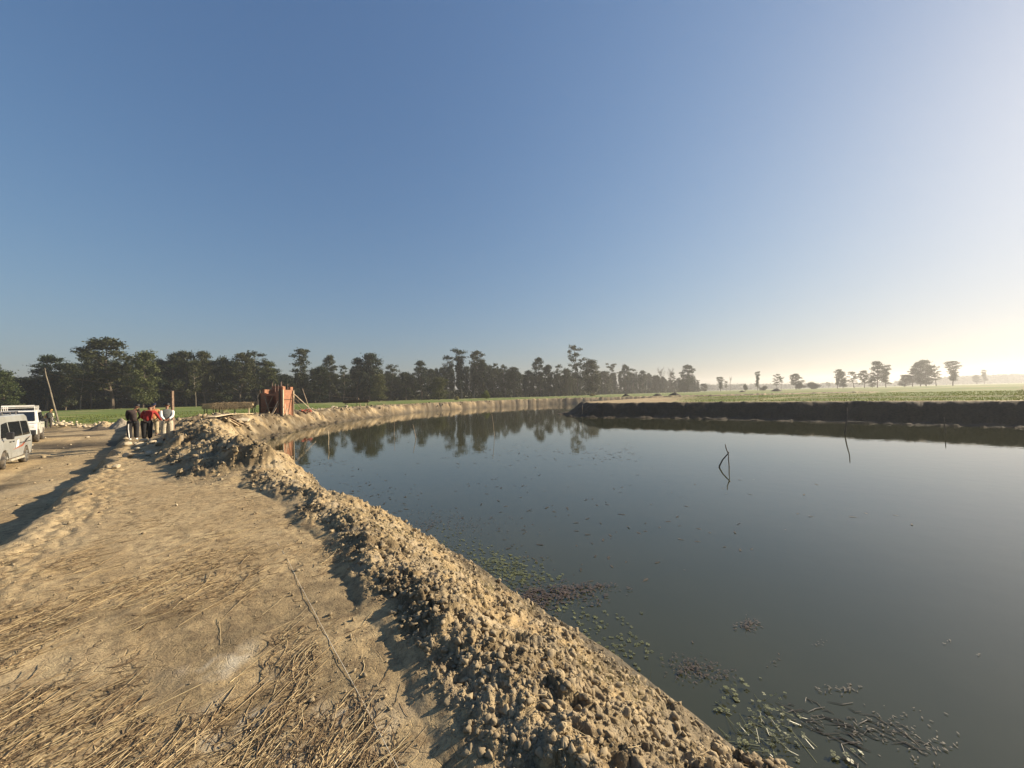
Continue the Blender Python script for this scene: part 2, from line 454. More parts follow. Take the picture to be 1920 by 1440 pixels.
fd = D['d'][quads].mean(1); fe = D['e'][quads].mean(1); fdN = D['dN'][quads].mean(1); fins = D['ins'][quads].all(1)
fdL = D['dL'][quads].mean(1); fdR = D['dR'][quads].mean(1); fA = D['A'][quads].mean(1)
nearN = (fdN <= fdL) & (fdN <= fdR)
bank = (fd < 2.15) & nearN | (nearN & (fA > .3) & (fd < 4.2)) | (~nearN & (fdL <= fdR) & (fd < 6.2)) | (~nearN & (fdR < fdL) & (fd < 3.9))
bank = bank & ~fins
hyp = (fy < 27)
path = ~bank & ~fins & (fe < 0.1) & (fy < 26) & (fx < 12) & (fx > -30)
road = ~bank & ~fins & ~path & (fe > 0) & (fy < 35) & (fx < 0)
rest = ~(bank | fins | path | road)
nz1 = fbm(X*.5, Y*.5, 3, 40)
grn = sstep(34.5, 37.5, Y+(fbm(X*.4, Y*.4, 3, 41)-.5)*5) * sstep(6.2, 8.5, D['d']+(nz1-.5)*2)
rgt = (D['dR'] < D['dL']) & (D['dR'] < D['dN'])
px_ = X/np.maximum(Y, 1)
dirt_pen = np.clip(1-sstep(.38, .52, px_+(nz1-.5)*.12), 0, 1)*(Y < 92)
grnR = sstep(4.2, 5.4, D['d']+(nz1-.5)*1.0)*(1-dirt_pen)
grn = np.where(rgt, grnR, grn)
gx = (X*.8+Y*.6)/26.0; gy = (-X*.6+Y*.8)/17.0
bun = np.maximum(np.exp(-((np.abs(gx-np.round(gx))*26)/.6)**2), np.exp(-((np.abs(gy-np.round(gy))*17)/.6)**2))
grn = np.clip(grn*(1-.55*bun), 0, 1)
dk = np.clip(D['road']*sstep(.56, .70, fbm(X*.45, Y*.45, 4, 51))*.7, 0, 1)
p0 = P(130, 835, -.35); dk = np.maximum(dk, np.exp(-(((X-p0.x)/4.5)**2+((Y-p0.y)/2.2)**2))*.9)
for (u, v, a, b_) in ((520, 1160, .5, .22), (600, 1140, .45, .3), (585, 1100, .4, .25), (640, 1150, .3, .4), (480, 1180, .5, .25), (430, 1200, .6, .35), (250, 1160, .9, .3), (470, 1330, .4, .3), (330, 1290, .5, .3), (620, 1300, .35, .4)):
    q = P(u, v); k_ = np.exp(-(((X-q.x)/a)**2+((Y-q.y)/b_)**2)); dk = np.maximum(dk, k_*.42*sstep(.35, .6, fbm(X*5, Y*5, 3, 60)+k_*.2))
dk = np.maximum(dk, D['rb']*.97); dk = np.maximum(dk, D['farbank']*.72*sstep(.34, .56, fbm(X*.9, Y*.9, 4, 57)))  # right bank's shade painted as dark soil colour; far bank gets brown patches
dk = np.maximum(dk, (D['cm']-D['farbank']-D['rb']).clip(0, 1)*.55*sstep(.42, .60, fbm(X*2.1, Y*2.1, 4, 58)))
dk = dk*(1-grn)
rbm = D['rb']
pale = np.zeros_like(X)
for (u, v, a, b_) in ((430, 1240, .22, .18), (450, 1330, .18, .2), (400, 1400, .2, .15), (620, 1400, .35, .25)):
    q = P(u, v); pale = np.maximum(pale, np.exp(-(((X-q.x)/a)**2+((Y-q.y)/b_)**2))*sstep(.42, .7, fbm(X*7, Y*7, 4, 61)))
pale = np.maximum(pale, .35*D['cm']*sstep(.5, .75, fbm(X*4, Y*4, 3, 62))*(1-D['rb']))
crack = np.zeros_like(X)
for (u, v, a, b_) in ((640, 1370, .6, .45), (700, 1330, .5, .5), (620, 1250, .4, .3), (300, 1230, .7, .3), (850, 1420, .4, .3)):
    q = P(u, v); crack = np.maximum(crack, np.exp(-(((X-q.x)/a)**2+((Y-q.y)/b_)**2)))
crack = crack*(1-D['cm'])*sstep(.35, .6, fbm(X*2.3, Y*2.3, 3, 66))
wet = (1-sstep(.15, .75, D['d']+(fbm(X*3, Y*3, 3, 63)-.5)*.3))
wet = np.maximum(wet, D['farbank']*(1-sstep(.6, 1.6, D['d']))*.6)
wet = wet*(1-.95*D['rb'])
attrs = dict(green=grn, dark=dk, pale=pale, crack=crack, wet=wet)
def submesh(name, mask):
    q = quads[mask]; used, inv = np.unique(q.ravel(), return_inverse=True)
    me = np_mesh(name, co[used], inv.reshape(-1, 4))
    for k, v in attrs.items(): attr(me, k, v[used])
    me.polygons.foreach_set('use_smooth', np.ones(len(q), bool))
    o = link(name, me, SOIL); o['kind'] = 'structure'; return o
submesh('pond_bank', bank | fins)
submesh('dirt_path', path)
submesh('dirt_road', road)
submesh('ground', rest)
# the small disc right under the camera
z0 = ground_z(0, .3)
o = MB().add([(0, 0, z0)]+[(.36*math.sin(a), .36*math.cos(a), z0+.0) for a in np.linspace(0, 2*math.pi, 40, endpoint=False)], [(0, 1+(i+1) % 40, 1+i) for i in range(40)]).build('ground_patch', SOIL)
o['kind'] = 'structure'

# ------------------------------------------------------------------ water
def water_material():
    m = bpy.data.materials.new('water'); m.use_nodes = True; n = m.node_tree; b = n.nodes['Principled BSDF']
    geo = n.nodes.new('ShaderNodeNewGeometry'); pos = geo.outputs['Position']
    n1 = noise_out(n, pos, .25, 4)
    c = mixc(n, maprange(n, n1, .35, .65), (0.030, 0.032, 0.013), (0.040, 0.040, 0.017))
    n.links.new(c, b.inputs['Base Color'])
    b.inputs['Roughness'].default_value = 0.02; b.inputs['IOR'].default_value = 1.62
    n2 = noise_out(n, pos, 2.2, 3, .5); n3 = noise_out(n, pos, 11, 2, .5)
    ad = n.nodes.new('ShaderNodeMath'); ad.operation = 'MULTIPLY_ADD'; n.links.new(n3, ad.inputs[0]); ad.inputs[1].default_value = .12; n.links.new(n2, ad.inputs[2])
    bp = N(n, 'ShaderNodeBump', Strength=1.0, Distance=0.0022); n.links.new(ad.outputs[0], bp.inputs['Height'])
    n.links.new(bp.outputs[0], b.inputs['Normal'])
    return m
wm = bpy.data.meshes.new('pond_water')
bm = bmesh.new()
ring = [bm.verts.new((x, y, WZ)) for x, y in ((-40, -40), (90, -40), (90, 112), (-40, 112))]
bm.faces.new(ring); bm.to_mesh(wm); bm.free()
# keep the sheet inside the pond outline, a hand's breadth under the banks
def offset_poly(poly, k):
    n = len(poly); out = []
    area = sum(poly[i][0]*poly[(i+1) % n][1]-poly[(i+1) % n][0]*poly[i][1] for i in range(n))
    sg = 1 if area > 0 else -1
    for i in range(n):
        a = Vector(poly[i-1]); b = Vector(poly[i]); c = Vector(poly[(i+1) % n])
        d1 = (b-a).normalized(); d2 = (c-b).normalized()
        n1 = Vector((d1.y, -d1.x))*sg; n2 = Vector((d2.y, -d2.x))*sg
        nn = (n1+n2); nn = nn.normalized() if nn.length > 1e-3 else n1
        out.append(b+nn*k/max(.5, nn.dot(n1)))
    return out
wp = offset_poly(POLY, .35)
bm = bmesh.new(); bm.faces.new([bm.verts.new((p.x, p.y, WZ)) for p in wp]); bmesh.ops.triangulate(bm, faces=bm.faces)
bmesh.ops.recalc_face_normals(bm, faces=bm.faces)
if bm.faces[:][0].normal.z < 0: bmesh.ops.reverse_faces(bm, faces=bm.faces)
bm.to_mesh(wm); bm.free()
o = link('water', wm, water_material()); o['kind'] = 'structure'

# ------------------------------------------------------------------ scattered soil clods
rng = np.random.default_rng(7)
def ico(sub):
    bm = bmesh.new(); bmesh.ops.create_icosphere(bm, subdivisions=sub, radius=1)
    v = np.array([q.co[:] for q in bm.verts]); f = np.array([[q.index for q in g.verts] for g in bm.faces]); bm.free(); return v, f
def lumps(base, pos, size, rng, squash=.75, jit=.28):
    v, f = base; n = len(pos)
    k = 24; shapes = []
    for i in range(k):
        q = v*(1+rng.normal(0, jit*.5, (len(v), 1)))
        for _ in range(9):
            nn = rng.normal(0, 1, 3); nn /= np.linalg.norm(nn); cc = rng.uniform(.35, .75)
            dp = q @ nn; q = q-np.maximum(dp-cc, 0)[:, None]*nn[None]
        o1 = rng.uniform(0, 50, 3)
        q = q*np.array([[1+.45*mnoise.noise(Vector(w_)*1.6+Vector(o1))+.34*mnoise.noise(Vector(w_)*4.6+Vector(o1))] for w_ in v])
        q = q*np.array([1, rng.uniform(.7, 1), squash*rng.uniform(.75, 1.1)]); shapes.append(q)
    shapes = np.array(shapes)
    sh = shapes[rng.integers(0, k, n)]
    a = rng.uniform(0, 2*np.pi, n); t = rng.normal(0, .5, n)
    ca, sa, ct, st = np.cos(a), np.sin(a), np.cos(t), np.sin(t)
    Rm = np.zeros((n, 3, 3)); Rm[:, 0, 0] = ca; Rm[:, 0, 1] = -sa*ct; Rm[:, 0, 2] = sa*st
    Rm[:, 1, 0] = sa; Rm[:, 1, 1] = ca*ct; Rm[:, 1, 2] = -ca*st; Rm[:, 2, 1] = st; Rm[:, 2, 2] = ct
    w_ = np.einsum('nij,nvj->nvi', Rm, sh)*size[:, None, None]+pos[:, None, :]
    F = f[None]+(np.arange(n)*len(v))[:, None, None]
    return w_.reshape(-1, 3), F.reshape(-1, 3)
def sample_ground(n, umin, umax, rmin, rmax, keep):
    a = np.arctan(rng.uniform(umin, umax, n)); r = np.exp(rng.uniform(np.log(rmin), np.log(rmax), n))
    x = r*np.sin(a); y = r*np.cos(a)
    h, d = terrain(x, y); p = keep(x, y, d); k = rng.random(n) < p
    return x[k], y[k], h[k], {q: v[k] for q, v in d.items()}
def clod_keep(x, y, d):
    return np.where(d['ins'], 0, np.clip(d['cm']*(1-d['rb'])*sstep(.12, .35, d['d'])*(.25+1.1*sstep(.35, .62, fbm(x*1.2, y*1.2, 3, 90))), 0, 1))
parts = []; base = 0
x, y, h, d = sample_ground(280000, -1.3, .9, 1.6, 26, clod_keep)
sz = np.minimum(.0030*np.exp(rng.exponential(.60, len(x))), .036)*(.7+.11*np.hypot(x, y))
sz = np.minimum(sz, .12)
pos = np.stack([x, y, h+sz*.05], -1)
bigk = sz > .018
allv = []; allf = []; off = 0
for msk, sub in ((bigk, 2), (~bigk, 1)):
    v_, f_ = lumps(ico(sub), pos[msk], sz[msk], rng, jit=.13 if sub == 2 else .2); allv.append(v_); allf.append(f_+off); off += len(v_)
x, y, h, d = sample_ground(30000, -1.4, .25, 20, 110, lambda x, y, d: np.clip(d['farbank']*(d['d'] > 1.2), 0, 1)*.8)
sz = .03*np.exp(rng.exponential(.55, len(x))); sz = np.minimum(sz*(.6+.012*np.hypot(x, y)), .28)
v_, f_ = lumps(ico(1), np.stack([x, y, h+sz*.2], -1), sz, rng, jit=.2); allv.append(v_); allf.append(f_+off); off += len(v_)
# a few crumbs over path and road
x, y, h, d = sample_ground(17000, -1.4, .8, 1.5, 32, lambda x, y, d: np.where(d['ins'], 0, (1-d['cm'])*(.04+.5*np.exp(-((d['e']+.3)/.4)**2)+.6*(np.abs(d['d']-2.45) < .22)+.35*d['road']*sstep(.5, .7, fbm(x*.5, y*.5, 3, 55)))*(d['d'] > 0)))
sz = .004*np.exp(rng.exponential(.5, len(x)))*(.8+.1*np.hypot(x, y)); sz = np.minimum(sz, .012+.004*np.hypot(x, y))
v_, f_ = lumps(ico(1), np.stack([x, y, h+sz*.3], -1), sz, rng, jit=.2); allv.append(v_); allf.append(f_+off)
me = np_mesh('soil_clods', np.concatenate(allv), np.concatenate(allf))
def clod_material():
    m = bpy.data.materials.new('clod'); m.use_nodes = True; n = m.node_tree; b = n.nodes['Principled BSDF']
    geo = n.nodes.new('ShaderNodeNewGeometry'); pos = geo.outputs['Position']
    n1 = noise_out(n, pos, 3, 5); n2 = noise_out(n, pos, 30, 6, .7)
    c = mixc(n, maprange(n, n1, .38, .62), (0.155, 0.120, 0.075), (0.33, 0.265, 0.168))
    c = mixc(n, maprange(n, geo.outputs['Random Per Island'], 0, 1, 0, .8), c, (0.285, 0.232, 0.15))
    c = mixc(n, maprange(n, n2, .5, .75, 0, .6), c, (0.13, 0.09, 0.055))
    n.links.new(c, b.inputs['Base Color']); b.inputs['Roughness'].default_value = .95; b.inputs['Specular IOR Level'].default_value = .2
    bp = N(n, 'ShaderNodeBump', Strength=.7, Distance=0.008); n.links.new(n2, bp.inputs['Height']); n.links.new(bp.outputs[0], b.inputs['Normal'])
    return m
CLOD = clod_material()
o = link('soil_clods', me, CLOD); tag(o, 'dry crumbled soil clods heaped along the pond bank', 'soil', kind='stuff')

# ------------------------------------------------------------------ straw on the path
def stalks(x, y, h, ang, L, r, rng, lift, bend, mat_, name, label, cat, sides=3):
    n = len(x); seg = 4
    t = np.linspace(-.5, .5, seg+1)[None, :]*L[:, None]
    dx, dy = np.cos(ang), np.sin(ang)
    curve = bend[:, None]*(np.linspace(-1, 1, seg+1)**2)[None, :]
    px = x[:, None]+t*dx[:, None]-curve*dy[:, None]; py = y[:, None]+t*dy[:, None]+curve*dx[:, None]
    gz, _ = terrain(px.ravel(), py.ravel()); gz = gz.reshape(px.shape)
    zc = np.maximum(gz+r[:, None], (h+lift)[:, None]*0+gz.mean(1)[:, None]+r[:, None]*.5+np.linspace(0, 1, seg+1)[None, :]*lift[:, None])
    vs = []
    for k in range(sides):
        a = 2*np.pi*k/sides+.5
        vs.append(np.stack([px-np.sin(ang)[:, None]*r[:, None]*np.cos(a), py+np.cos(ang)[:, None]*r[:, None]*np.cos(a), zc+r[:, None]*np.sin(a)*.8], -1))
    V = np.stack(vs, 2).reshape(-1, 3)                     # n, seg+1, sides
    f = []
    for s_ in range(seg):
        for k in range(sides):
            f.append((s_*sides+k, s_*sides+(k+1) % sides, (s_+1)*sides+(k+1) % sides, (s_+1)*sides+k))
    F = np.array(f)[None]+(np.arange(n)*(seg+1)*sides)[:, None, None]
    me = np_mesh(name, V, F.reshape(-1, 4))
    o = link(name, me, mat_); tag(o, label, cat, kind='stuff'); return o
BL = [(60, 1080, 1.3, .7, 1.0), (300, 1090, 1.2, .5, .9), (480, 1060, 1.0, .55, 1.0), (60, 1290, .6, .5, .9), (230, 1400, .6, .3, .7), (60, 1420, .6, .35, 1.0),
      (600, 1200, .28, .7, .9), (590, 1400, .45, .3, 1.2), (500, 1340, .6, .3, .5), (430, 1140, .7, .4, .4), (540, 1100, .6, .3, .8), (190, 1180, .7, .3, .5), (20, 1180, .8, .4, .8)]
BLW = [(P(u, v), a, b_, w_) for u, v, a, b_, w_ in BL]
def straw_keep(x, y, d):
    g = 0.13+0*x
    for q, a, b_, w_ in BLW:
        g = np.maximum(g, w_*np.exp(-(((x-q.x)/a)**2+((y-q.y)/b_)**2)))
    g = g*(.06+2.0*sstep(.46, .66, fbm(x*2.4+y*1.1, y*1.1, 3, 70)))
    return np.where((d['ins']) | (d['cm'] > .15) | (d['e'] > -.05) | (y > 13), 0, np.clip(g*(1-sstep(6, 13, y)*.7), 0, 1))
def straw_set(n, mat_, name, label, Lr, rr, spread, lift, keepf=straw_keep):
    x, y, h, d = sample_ground(n, -1.4, .3, 1.3, 13, keepf)
    k = len(x)
    ang = np.arctan2(.92, .36)+rng.normal(0, spread, k)
    L = Lr[0]+(Lr[1]-Lr[0])*rng.random(k)**2.0; r = rng.uniform(*rr, k)
    return stalks(x, y, h, ang, L, r, rng, np.abs(rng.normal(0, lift, k)), rng.normal(0, .034, k), mat_, name, label, 'straw')
straw_set(5400, M['straw'], 'straw', 'pale dry straw stalks strewn over the dirt path', (.10, .6), (.0012, .0036), .36, .010)
straw_set(22000, M['darkstraw'], 'old_straw', 'short brown bits of old straw trodden into the path', (.04, .2), (.001, .0028), .8, .01)
# grass-like litter on the berm
def berm_keep(x, y, d): return np.where(d['ins'] | (d['cm'] < .3) | (y > 12) | (d['rb'] > .1), 0, .35*sstep(.52, .7, fbm(x*1.6, y*1.6, 3, 72)))
x, y, h, d = sample_ground(5000, -1.3, .9, 1.5, 12, berm_keep)
k = len(x)
stalks(x, y, h, rng.uniform(0, 2*np.pi, k), rng.uniform(.04, .16, k), rng.uniform(.0008, .0018, k), rng, np.abs(rng.normal(0, .03, k)), rng.normal(0, .012, k), M['straw'], 'dry_roots', 'thin dry roots and straw bits among the bank clods', 'straw')

# ------------------------------------------------------------------ grass blades (crop) at the field edges and tufts on the banks
def blades(x, y, h, L, wd, mat_, name, label, cat, lean=.35):
    n = len(x); a = rng.uniform(0, 2*np.pi, n); dx, dy = np.cos(a)*wd/2, np.sin(a)*wd/2
    lx, ly = rng.normal(0, lean, n)*L, rng.normal(0, lean, n)*L
    p0 = np.stack([x-dx, y-dy, h-.01], -1); p1 = np.stack([x+dx, y+dy, h-.01], -1)
    p2 = np.stack([x+dx*.6+lx*.45, y+dy*.6+ly*.45, h+L*.6], -1); p3 = np.stack([x-dx*.6+lx*.45, y-dy*.6+ly*.45, h+L*.6], -1)
    p4 = np.stack([x+lx, y+ly, h+L], -1)
    V = np.stack([p0, p1, p2, p3, p4], 1).reshape(-1, 3)
    F = (np.array([[0, 1, 2], [0, 2, 3], [3, 2, 4]])[None]+(np.arange(n)*5)[:, None, None]).reshape(-1, 3)
    me = np_mesh(name, V, F); o = link(name, me, mat_); tag(o, label, cat, kind='stuff'); return o
M['grass'] = leaf_material('grass', (0.085, 0.115, 0.020), (0.155, 0.17, 0.034), .35)
M['drygrass'] = leaf_material('dry_grass', (0.20, 0.19, 0.07), (0.34, 0.29, 0.13), .3)
def gk(x, y, d):
    g = np.where(d['dR'] < d['dL'], sstep(4.4, 5.4, d['d'])*sstep(.42, .5, x/np.maximum(y, 1)), sstep(35, 38, y)*sstep(7, 9, d['d']))
    return np.where(d['ins'], 0, g)
x, y, h, d = sample_ground(60000, -1.5, 1.6, 26, 90, gk)
rr_ = np.hypot(x, y)
blades(x, y, h, rng.uniform(.04, .10, len(x))*(1+rr_/200), .012*rr_/12, M['grass'], 'crop_grass', 'short bright green crop covering the flat fields', 'grass')
TU = [(745, 1030, .5), (725, 1015, .4), (850, 1080, .35), (1130, 1260, .25), (700, 990, .3), (560, 920, .3), (560, 790, 1.6), (600, 788, 2.0), (640, 783, 2.0), (520, 800, 1.2), (700, 775, 2.5), (1180, 1290, .2), (940, 1110, .3), (905, 1190, .15)]
def tk(x, y, d):
    g = 0*x
    for u, v, a in TU:
        q = P(u, v, -.35 if v > 880 else 0); g = np.maximum(g, np.exp(-((x-q.x)**2+(y-q.y)**2)/a**2))
    return np.where(d['ins'], 0, g)
x, y, h, d = sample_ground(60000, -1.3, .9, 1.8, 45, tk)
blades(x, y, h, rng.uniform(.025, .08, len(x))*(1+np.hypot(x, y)/30), .0016*(1+np.hypot(x, y)/4), M['drygrass'], 'bank_grass', 'sparse yellow green grass tufts on the bank soil', 'grass', .6)


# ------------------------------------------------------------------ trees
def crown_np(clumps, leaf, r, dens=1.0):
    vs = []
    for (cx, cy, cz, rx, rz) in clumps:
        n = int(dens*26*rx*rx*(.6+rz)/leaf**2*.28)+14
        d_ = r.normal(0, 1, (n, 3)); d_ /= np.linalg.norm(d_, axis=1)[:, None]
        rad_ = r.uniform(.2, 1.0, n)**.6*(1+.5*(r.random(n) < .12)*r.random(n))
        lumpy = 1+.28*np.sin(d_[:, 0]*5+cx*3)*np.sin(d_[:, 1]*4+cz*2)+.15*r.normal(0, 1, n)
        c = np.array([cx, cy, cz])+d_*(rad_*lumpy)[:, None]*np.array([rx, rx, rz])
        c[:, 2] = np.where(d_[:, 2] < -.2, c[:, 2]+rz*.25, c[:, 2])
        s_ = leaf*r.uniform(.5, 1.3, n)
        a = r.normal(0, 1, (n, 3)); a /= np.linalg.norm(a, axis=1)[:, None]
        b = r.normal(0, 1, (n, 3)); b[:, 2] *= .5; b = b-a*(a*b).sum(1)[:, None]; b /= np.linalg.norm(b, axis=1)[:, None]
        e = np.cross(a, b)
        vs.append(np.stack([c-b*s_[:, None]*.6, c+e*s_[:, None]*.33, c+b*s_[:, None]*.6+a*s_[:, None]*.15, c-e*s_[:, None]*.33], 1))
    V = np.concatenate(vs).reshape(-1, 3)
    return np_mesh('crown', V, np.arange(len(V)).reshape(-1, 4))
def tree_parts(style, seed):
    """a 20 m tall tree; returns (trunk mesh, crown mesh or None)"""
    r = np.random.default_rng(seed); rr_ = random.Random(seed)
    tb = MB(); cl = []
    lean = [rr_.uniform(-.5, .5), rr_.uniform(-.5, .5)]
    def cen(z): k = z/20; return Vector((lean[0]*k*3+.25*math.sin(z*.4+seed), lean[1]*k*3+.2*math.sin(z*.33+seed*2), z))
    H0 = {'tier': 18.2, 'dense': 17, 'open': 18.5, 'dead': 17, 'vase': 13, 'bush': 3, 'tall': 19}[style]
    r0 = {'tier': .36, 'dense': .32, 'open': .27, 'dead': .24, 'vase': .26, 'bush': .2, 'tall': .33}[style]
    zs = [-.6, 0, .6]+[H0*k/9 for k in range(1, 10)]
    tb.tube([cen(z) for z in zs], [r0*1.5, r0*1.25]+[r0*(1-.82*max(z, 0)/H0) for z in zs[2:]], 7)
    def limb(z, a, L, up, rb, nsub=3):
        b = cen(z); pts = [b]; d = Vector((math.cos(a), math.sin(a), up)).normalized(); p = b.copy()
        for k in range(4):
            p = p+d*L/4; d = (d+Vector((rr_.uniform(-.25, .25), rr_.uniform(-.25, .25), rr_.uniform(-.05, .28)))).normalized(); pts.append(p.copy())
        tb.tube(pts, [rb, rb*.8, rb*.6, rb*.42, rb*.25], 5)
        return pts
    if style == 'bush':
        for k in range(9):
            a = rr_.uniform(0, 6.28); q = rr_.uniform(0, 6.5)
            limb(.3, a, q, .9, .12)
            cl.append((q*math.cos(a), q*math.sin(a), rr_.uniform(2.5, 8)*(1-q/14), rr_.uniform(2.5, 4), rr_.uniform(2, 3.4)))
        cl.append((0, 0, 7, 4.2, 4))
    elif style == 'dead':
        for k in range(16):
            z = rr_.uniform(7, 16.5); a = rr_.uniform(0, 6.28); L = rr_.uniform(2.5, 5.5)
            pts = limb(z, a, L, 1.3, .11)
            for q in pts[2:]:
                for _ in range(3):
                    e = Vector((rr_.uniform(-1, 1), rr_.uniform(-1, 1), rr_.uniform(.3, 1.3))).normalized()*rr_.uniform(.8, 2)
                    tb.tube([q, q+e*.5, q+e+Vector((0, 0, .2))], [.045, .035, .02], 4)
    else:
        spec = {'tier': (27, 4.6, 18.6, 5.0, .75), 'dense': (26, 1.6, 18.5, 4.6, .7), 'open': (18, 6.0, 19, 4.2, .9), 'vase': (13, 8, 19, 4.6, 1.6), 'tall': (25, 3.8, 19.6, 3.4, .8)}[style]
        nl, za, zb, Rm, up = spec
        for k in range(nl):
            f = (k+rr_.random()*.8)/nl; z = za+(zb-za)*f
            prof = {'tier': max(.12, math.sin((.28+.67*f)*math.pi))**.8, 'dense': math.sin((.22+.72*f)*math.pi)**.7, 'open': .55+.55*math.sin(f*math.pi), 'vase': .35+.8*f, 'tall': .55+.5*math.sin(f*5+seed)}[style]
            a = k*2.4+rr_.uniform(-.5, .5); L = Rm*max(.2, prof)*rr_.uniform(.6, 1.1)
            zst = z-L*up*.35
            if zst > H0*.97: zst = H0*.97
            pts = limb(max(zst, 1.2), a, L, up*.5, max(.05, r0*.38*(1-f*.5)))
            e = pts[-1]
            if style == 'tier': cr = (rr_.uniform(1.2, 2.3), rr_.uniform(.8, 1.5))
            elif style == 'dense': cr = (rr_.uniform(1.6, 2.6), rr_.uniform(1.2, 1.9))
            elif style == 'open': cr = (rr_.uniform(.9, 1.9), rr_.uniform(.7, 1.3))
            elif style == 'vase': cr = (rr_.uniform(1.2, 1.9), rr_.uniform(.4, .7))
            else: cr = (rr_.uniform(1.2, 2.1), rr_.uniform(.8, 1.3))
            cl.append((e.x, e.y, e.z, *cr))
            mdl = pts[2]+Vector((rr_.uniform(-.8, .8), rr_.uniform(-.8, .8), rr_.uniform(.2, .9)))
            if style != 'vase': cl.append((mdl.x, mdl.y, mdl.z, cr[0]*.7, cr[1]*.8))
            if rr_.random() < .6:
                o_ = pts[3]+Vector((rr_.uniform(-1.6, 1.6), rr_.uniform(-1.6, 1.6), rr_.uniform(-.6, 1.0))); cl.append((o_.x, o_.y, o_.z, cr[0]*.55, cr[1]*.6))
        t_ = cen(H0); cl.append((t_.x, t_.y, t_.z+.7, 1.0, .8)); cl.append((t_.x+rr_.uniform(-1.5, 1.5), t_.y+rr_.uniform(-1, 1), t_.z-.2, 1.1, .7))
    # normalise so the top is 20 m
    zmax = max([c[2]+c[4] for c in cl] or [max(v[2] for v in tb.v)])
    k = 20/zmax
    tb.v = [(a*k, b*k, c*k) for a, b, c in tb.v]; cl = [tuple(q*k for q in c) for c in cl]
    tm = tb.mesh('trunk')
    leaf = {'tier': .50, 'dense': .54, 'open': .46, 'vase': .44, 'tall': .48, 'bush': .6, 'dead': .5}[style]
    cm_ = crown_np(cl, leaf, r, {'open': .8, 'bush': .7, 'dense': .75}.get(style, .85)) if cl else None
    wid = max([math.hypot(c[0], c[1])+c[3]*.8 for c in cl] or [5])
    return tm, cm_, wid
VARS = {}
for st, k in (('tier', 3), ('dense', 3), ('open', 3), ('vase', 1), ('dead', 1), ('tall', 2), ('bush', 2)):
    VARS[st] = [tree_parts(st, 11+17*q+len(st)*3) for q in range(k)]
trng = random.Random(5)
def plant(name, x, y, h, wpx_m, style, var, label, group=None, leafm='leaf', barkm='bark', cat='tree', z=None):
    tm, cm_, wid = VARS[style][var % len(VARS[style])]
    z = ground_z(x, y) if z is None else z
    root = empty(name, (x, y, z-.05), trng.uniform(0, 6.28), label, cat, group)
    k = h/20; kx = min(max(wpx_m/wid, .45*k), 2.0*k)
    root.scale = (kx, kx, k)
    for nm, me, mt in (('trunk', tm, barkm), ('crown', cm_, leafm)):
        if me is None: continue
        if len(me.materials) == 0: me.materials.append(M[mt])
        o = bpy.data.objects.new(nm, me); col.objects.link(o); o.parent = root
        if me.materials[0] != M[mt]:
            o.material_slots[0].link = 'OBJECT'; o.material_slots[0].material = M[mt]
    return root
def fdist(u): return float(np.interp(u, [-60, 200, 450, 650, 900, 1083, 1150, 1300], [108, 122, 140, 165, 195, 215, 290, 345]))
def px_tree(u, vtop, hw, style, var, label, D=None, name='forest_tree', group=None, **kw):
    D = D or fdist(u)
    b = at(u, 745, D); t = at(u, vtop, D)
    z = ground_z(b.x, D)
    return plant(name, b.x, D, t.z-z+.05, 1.12*hw*D/FPX, style, var, label, group, z=z, **kw)
GP = 'trees of the forest edge'
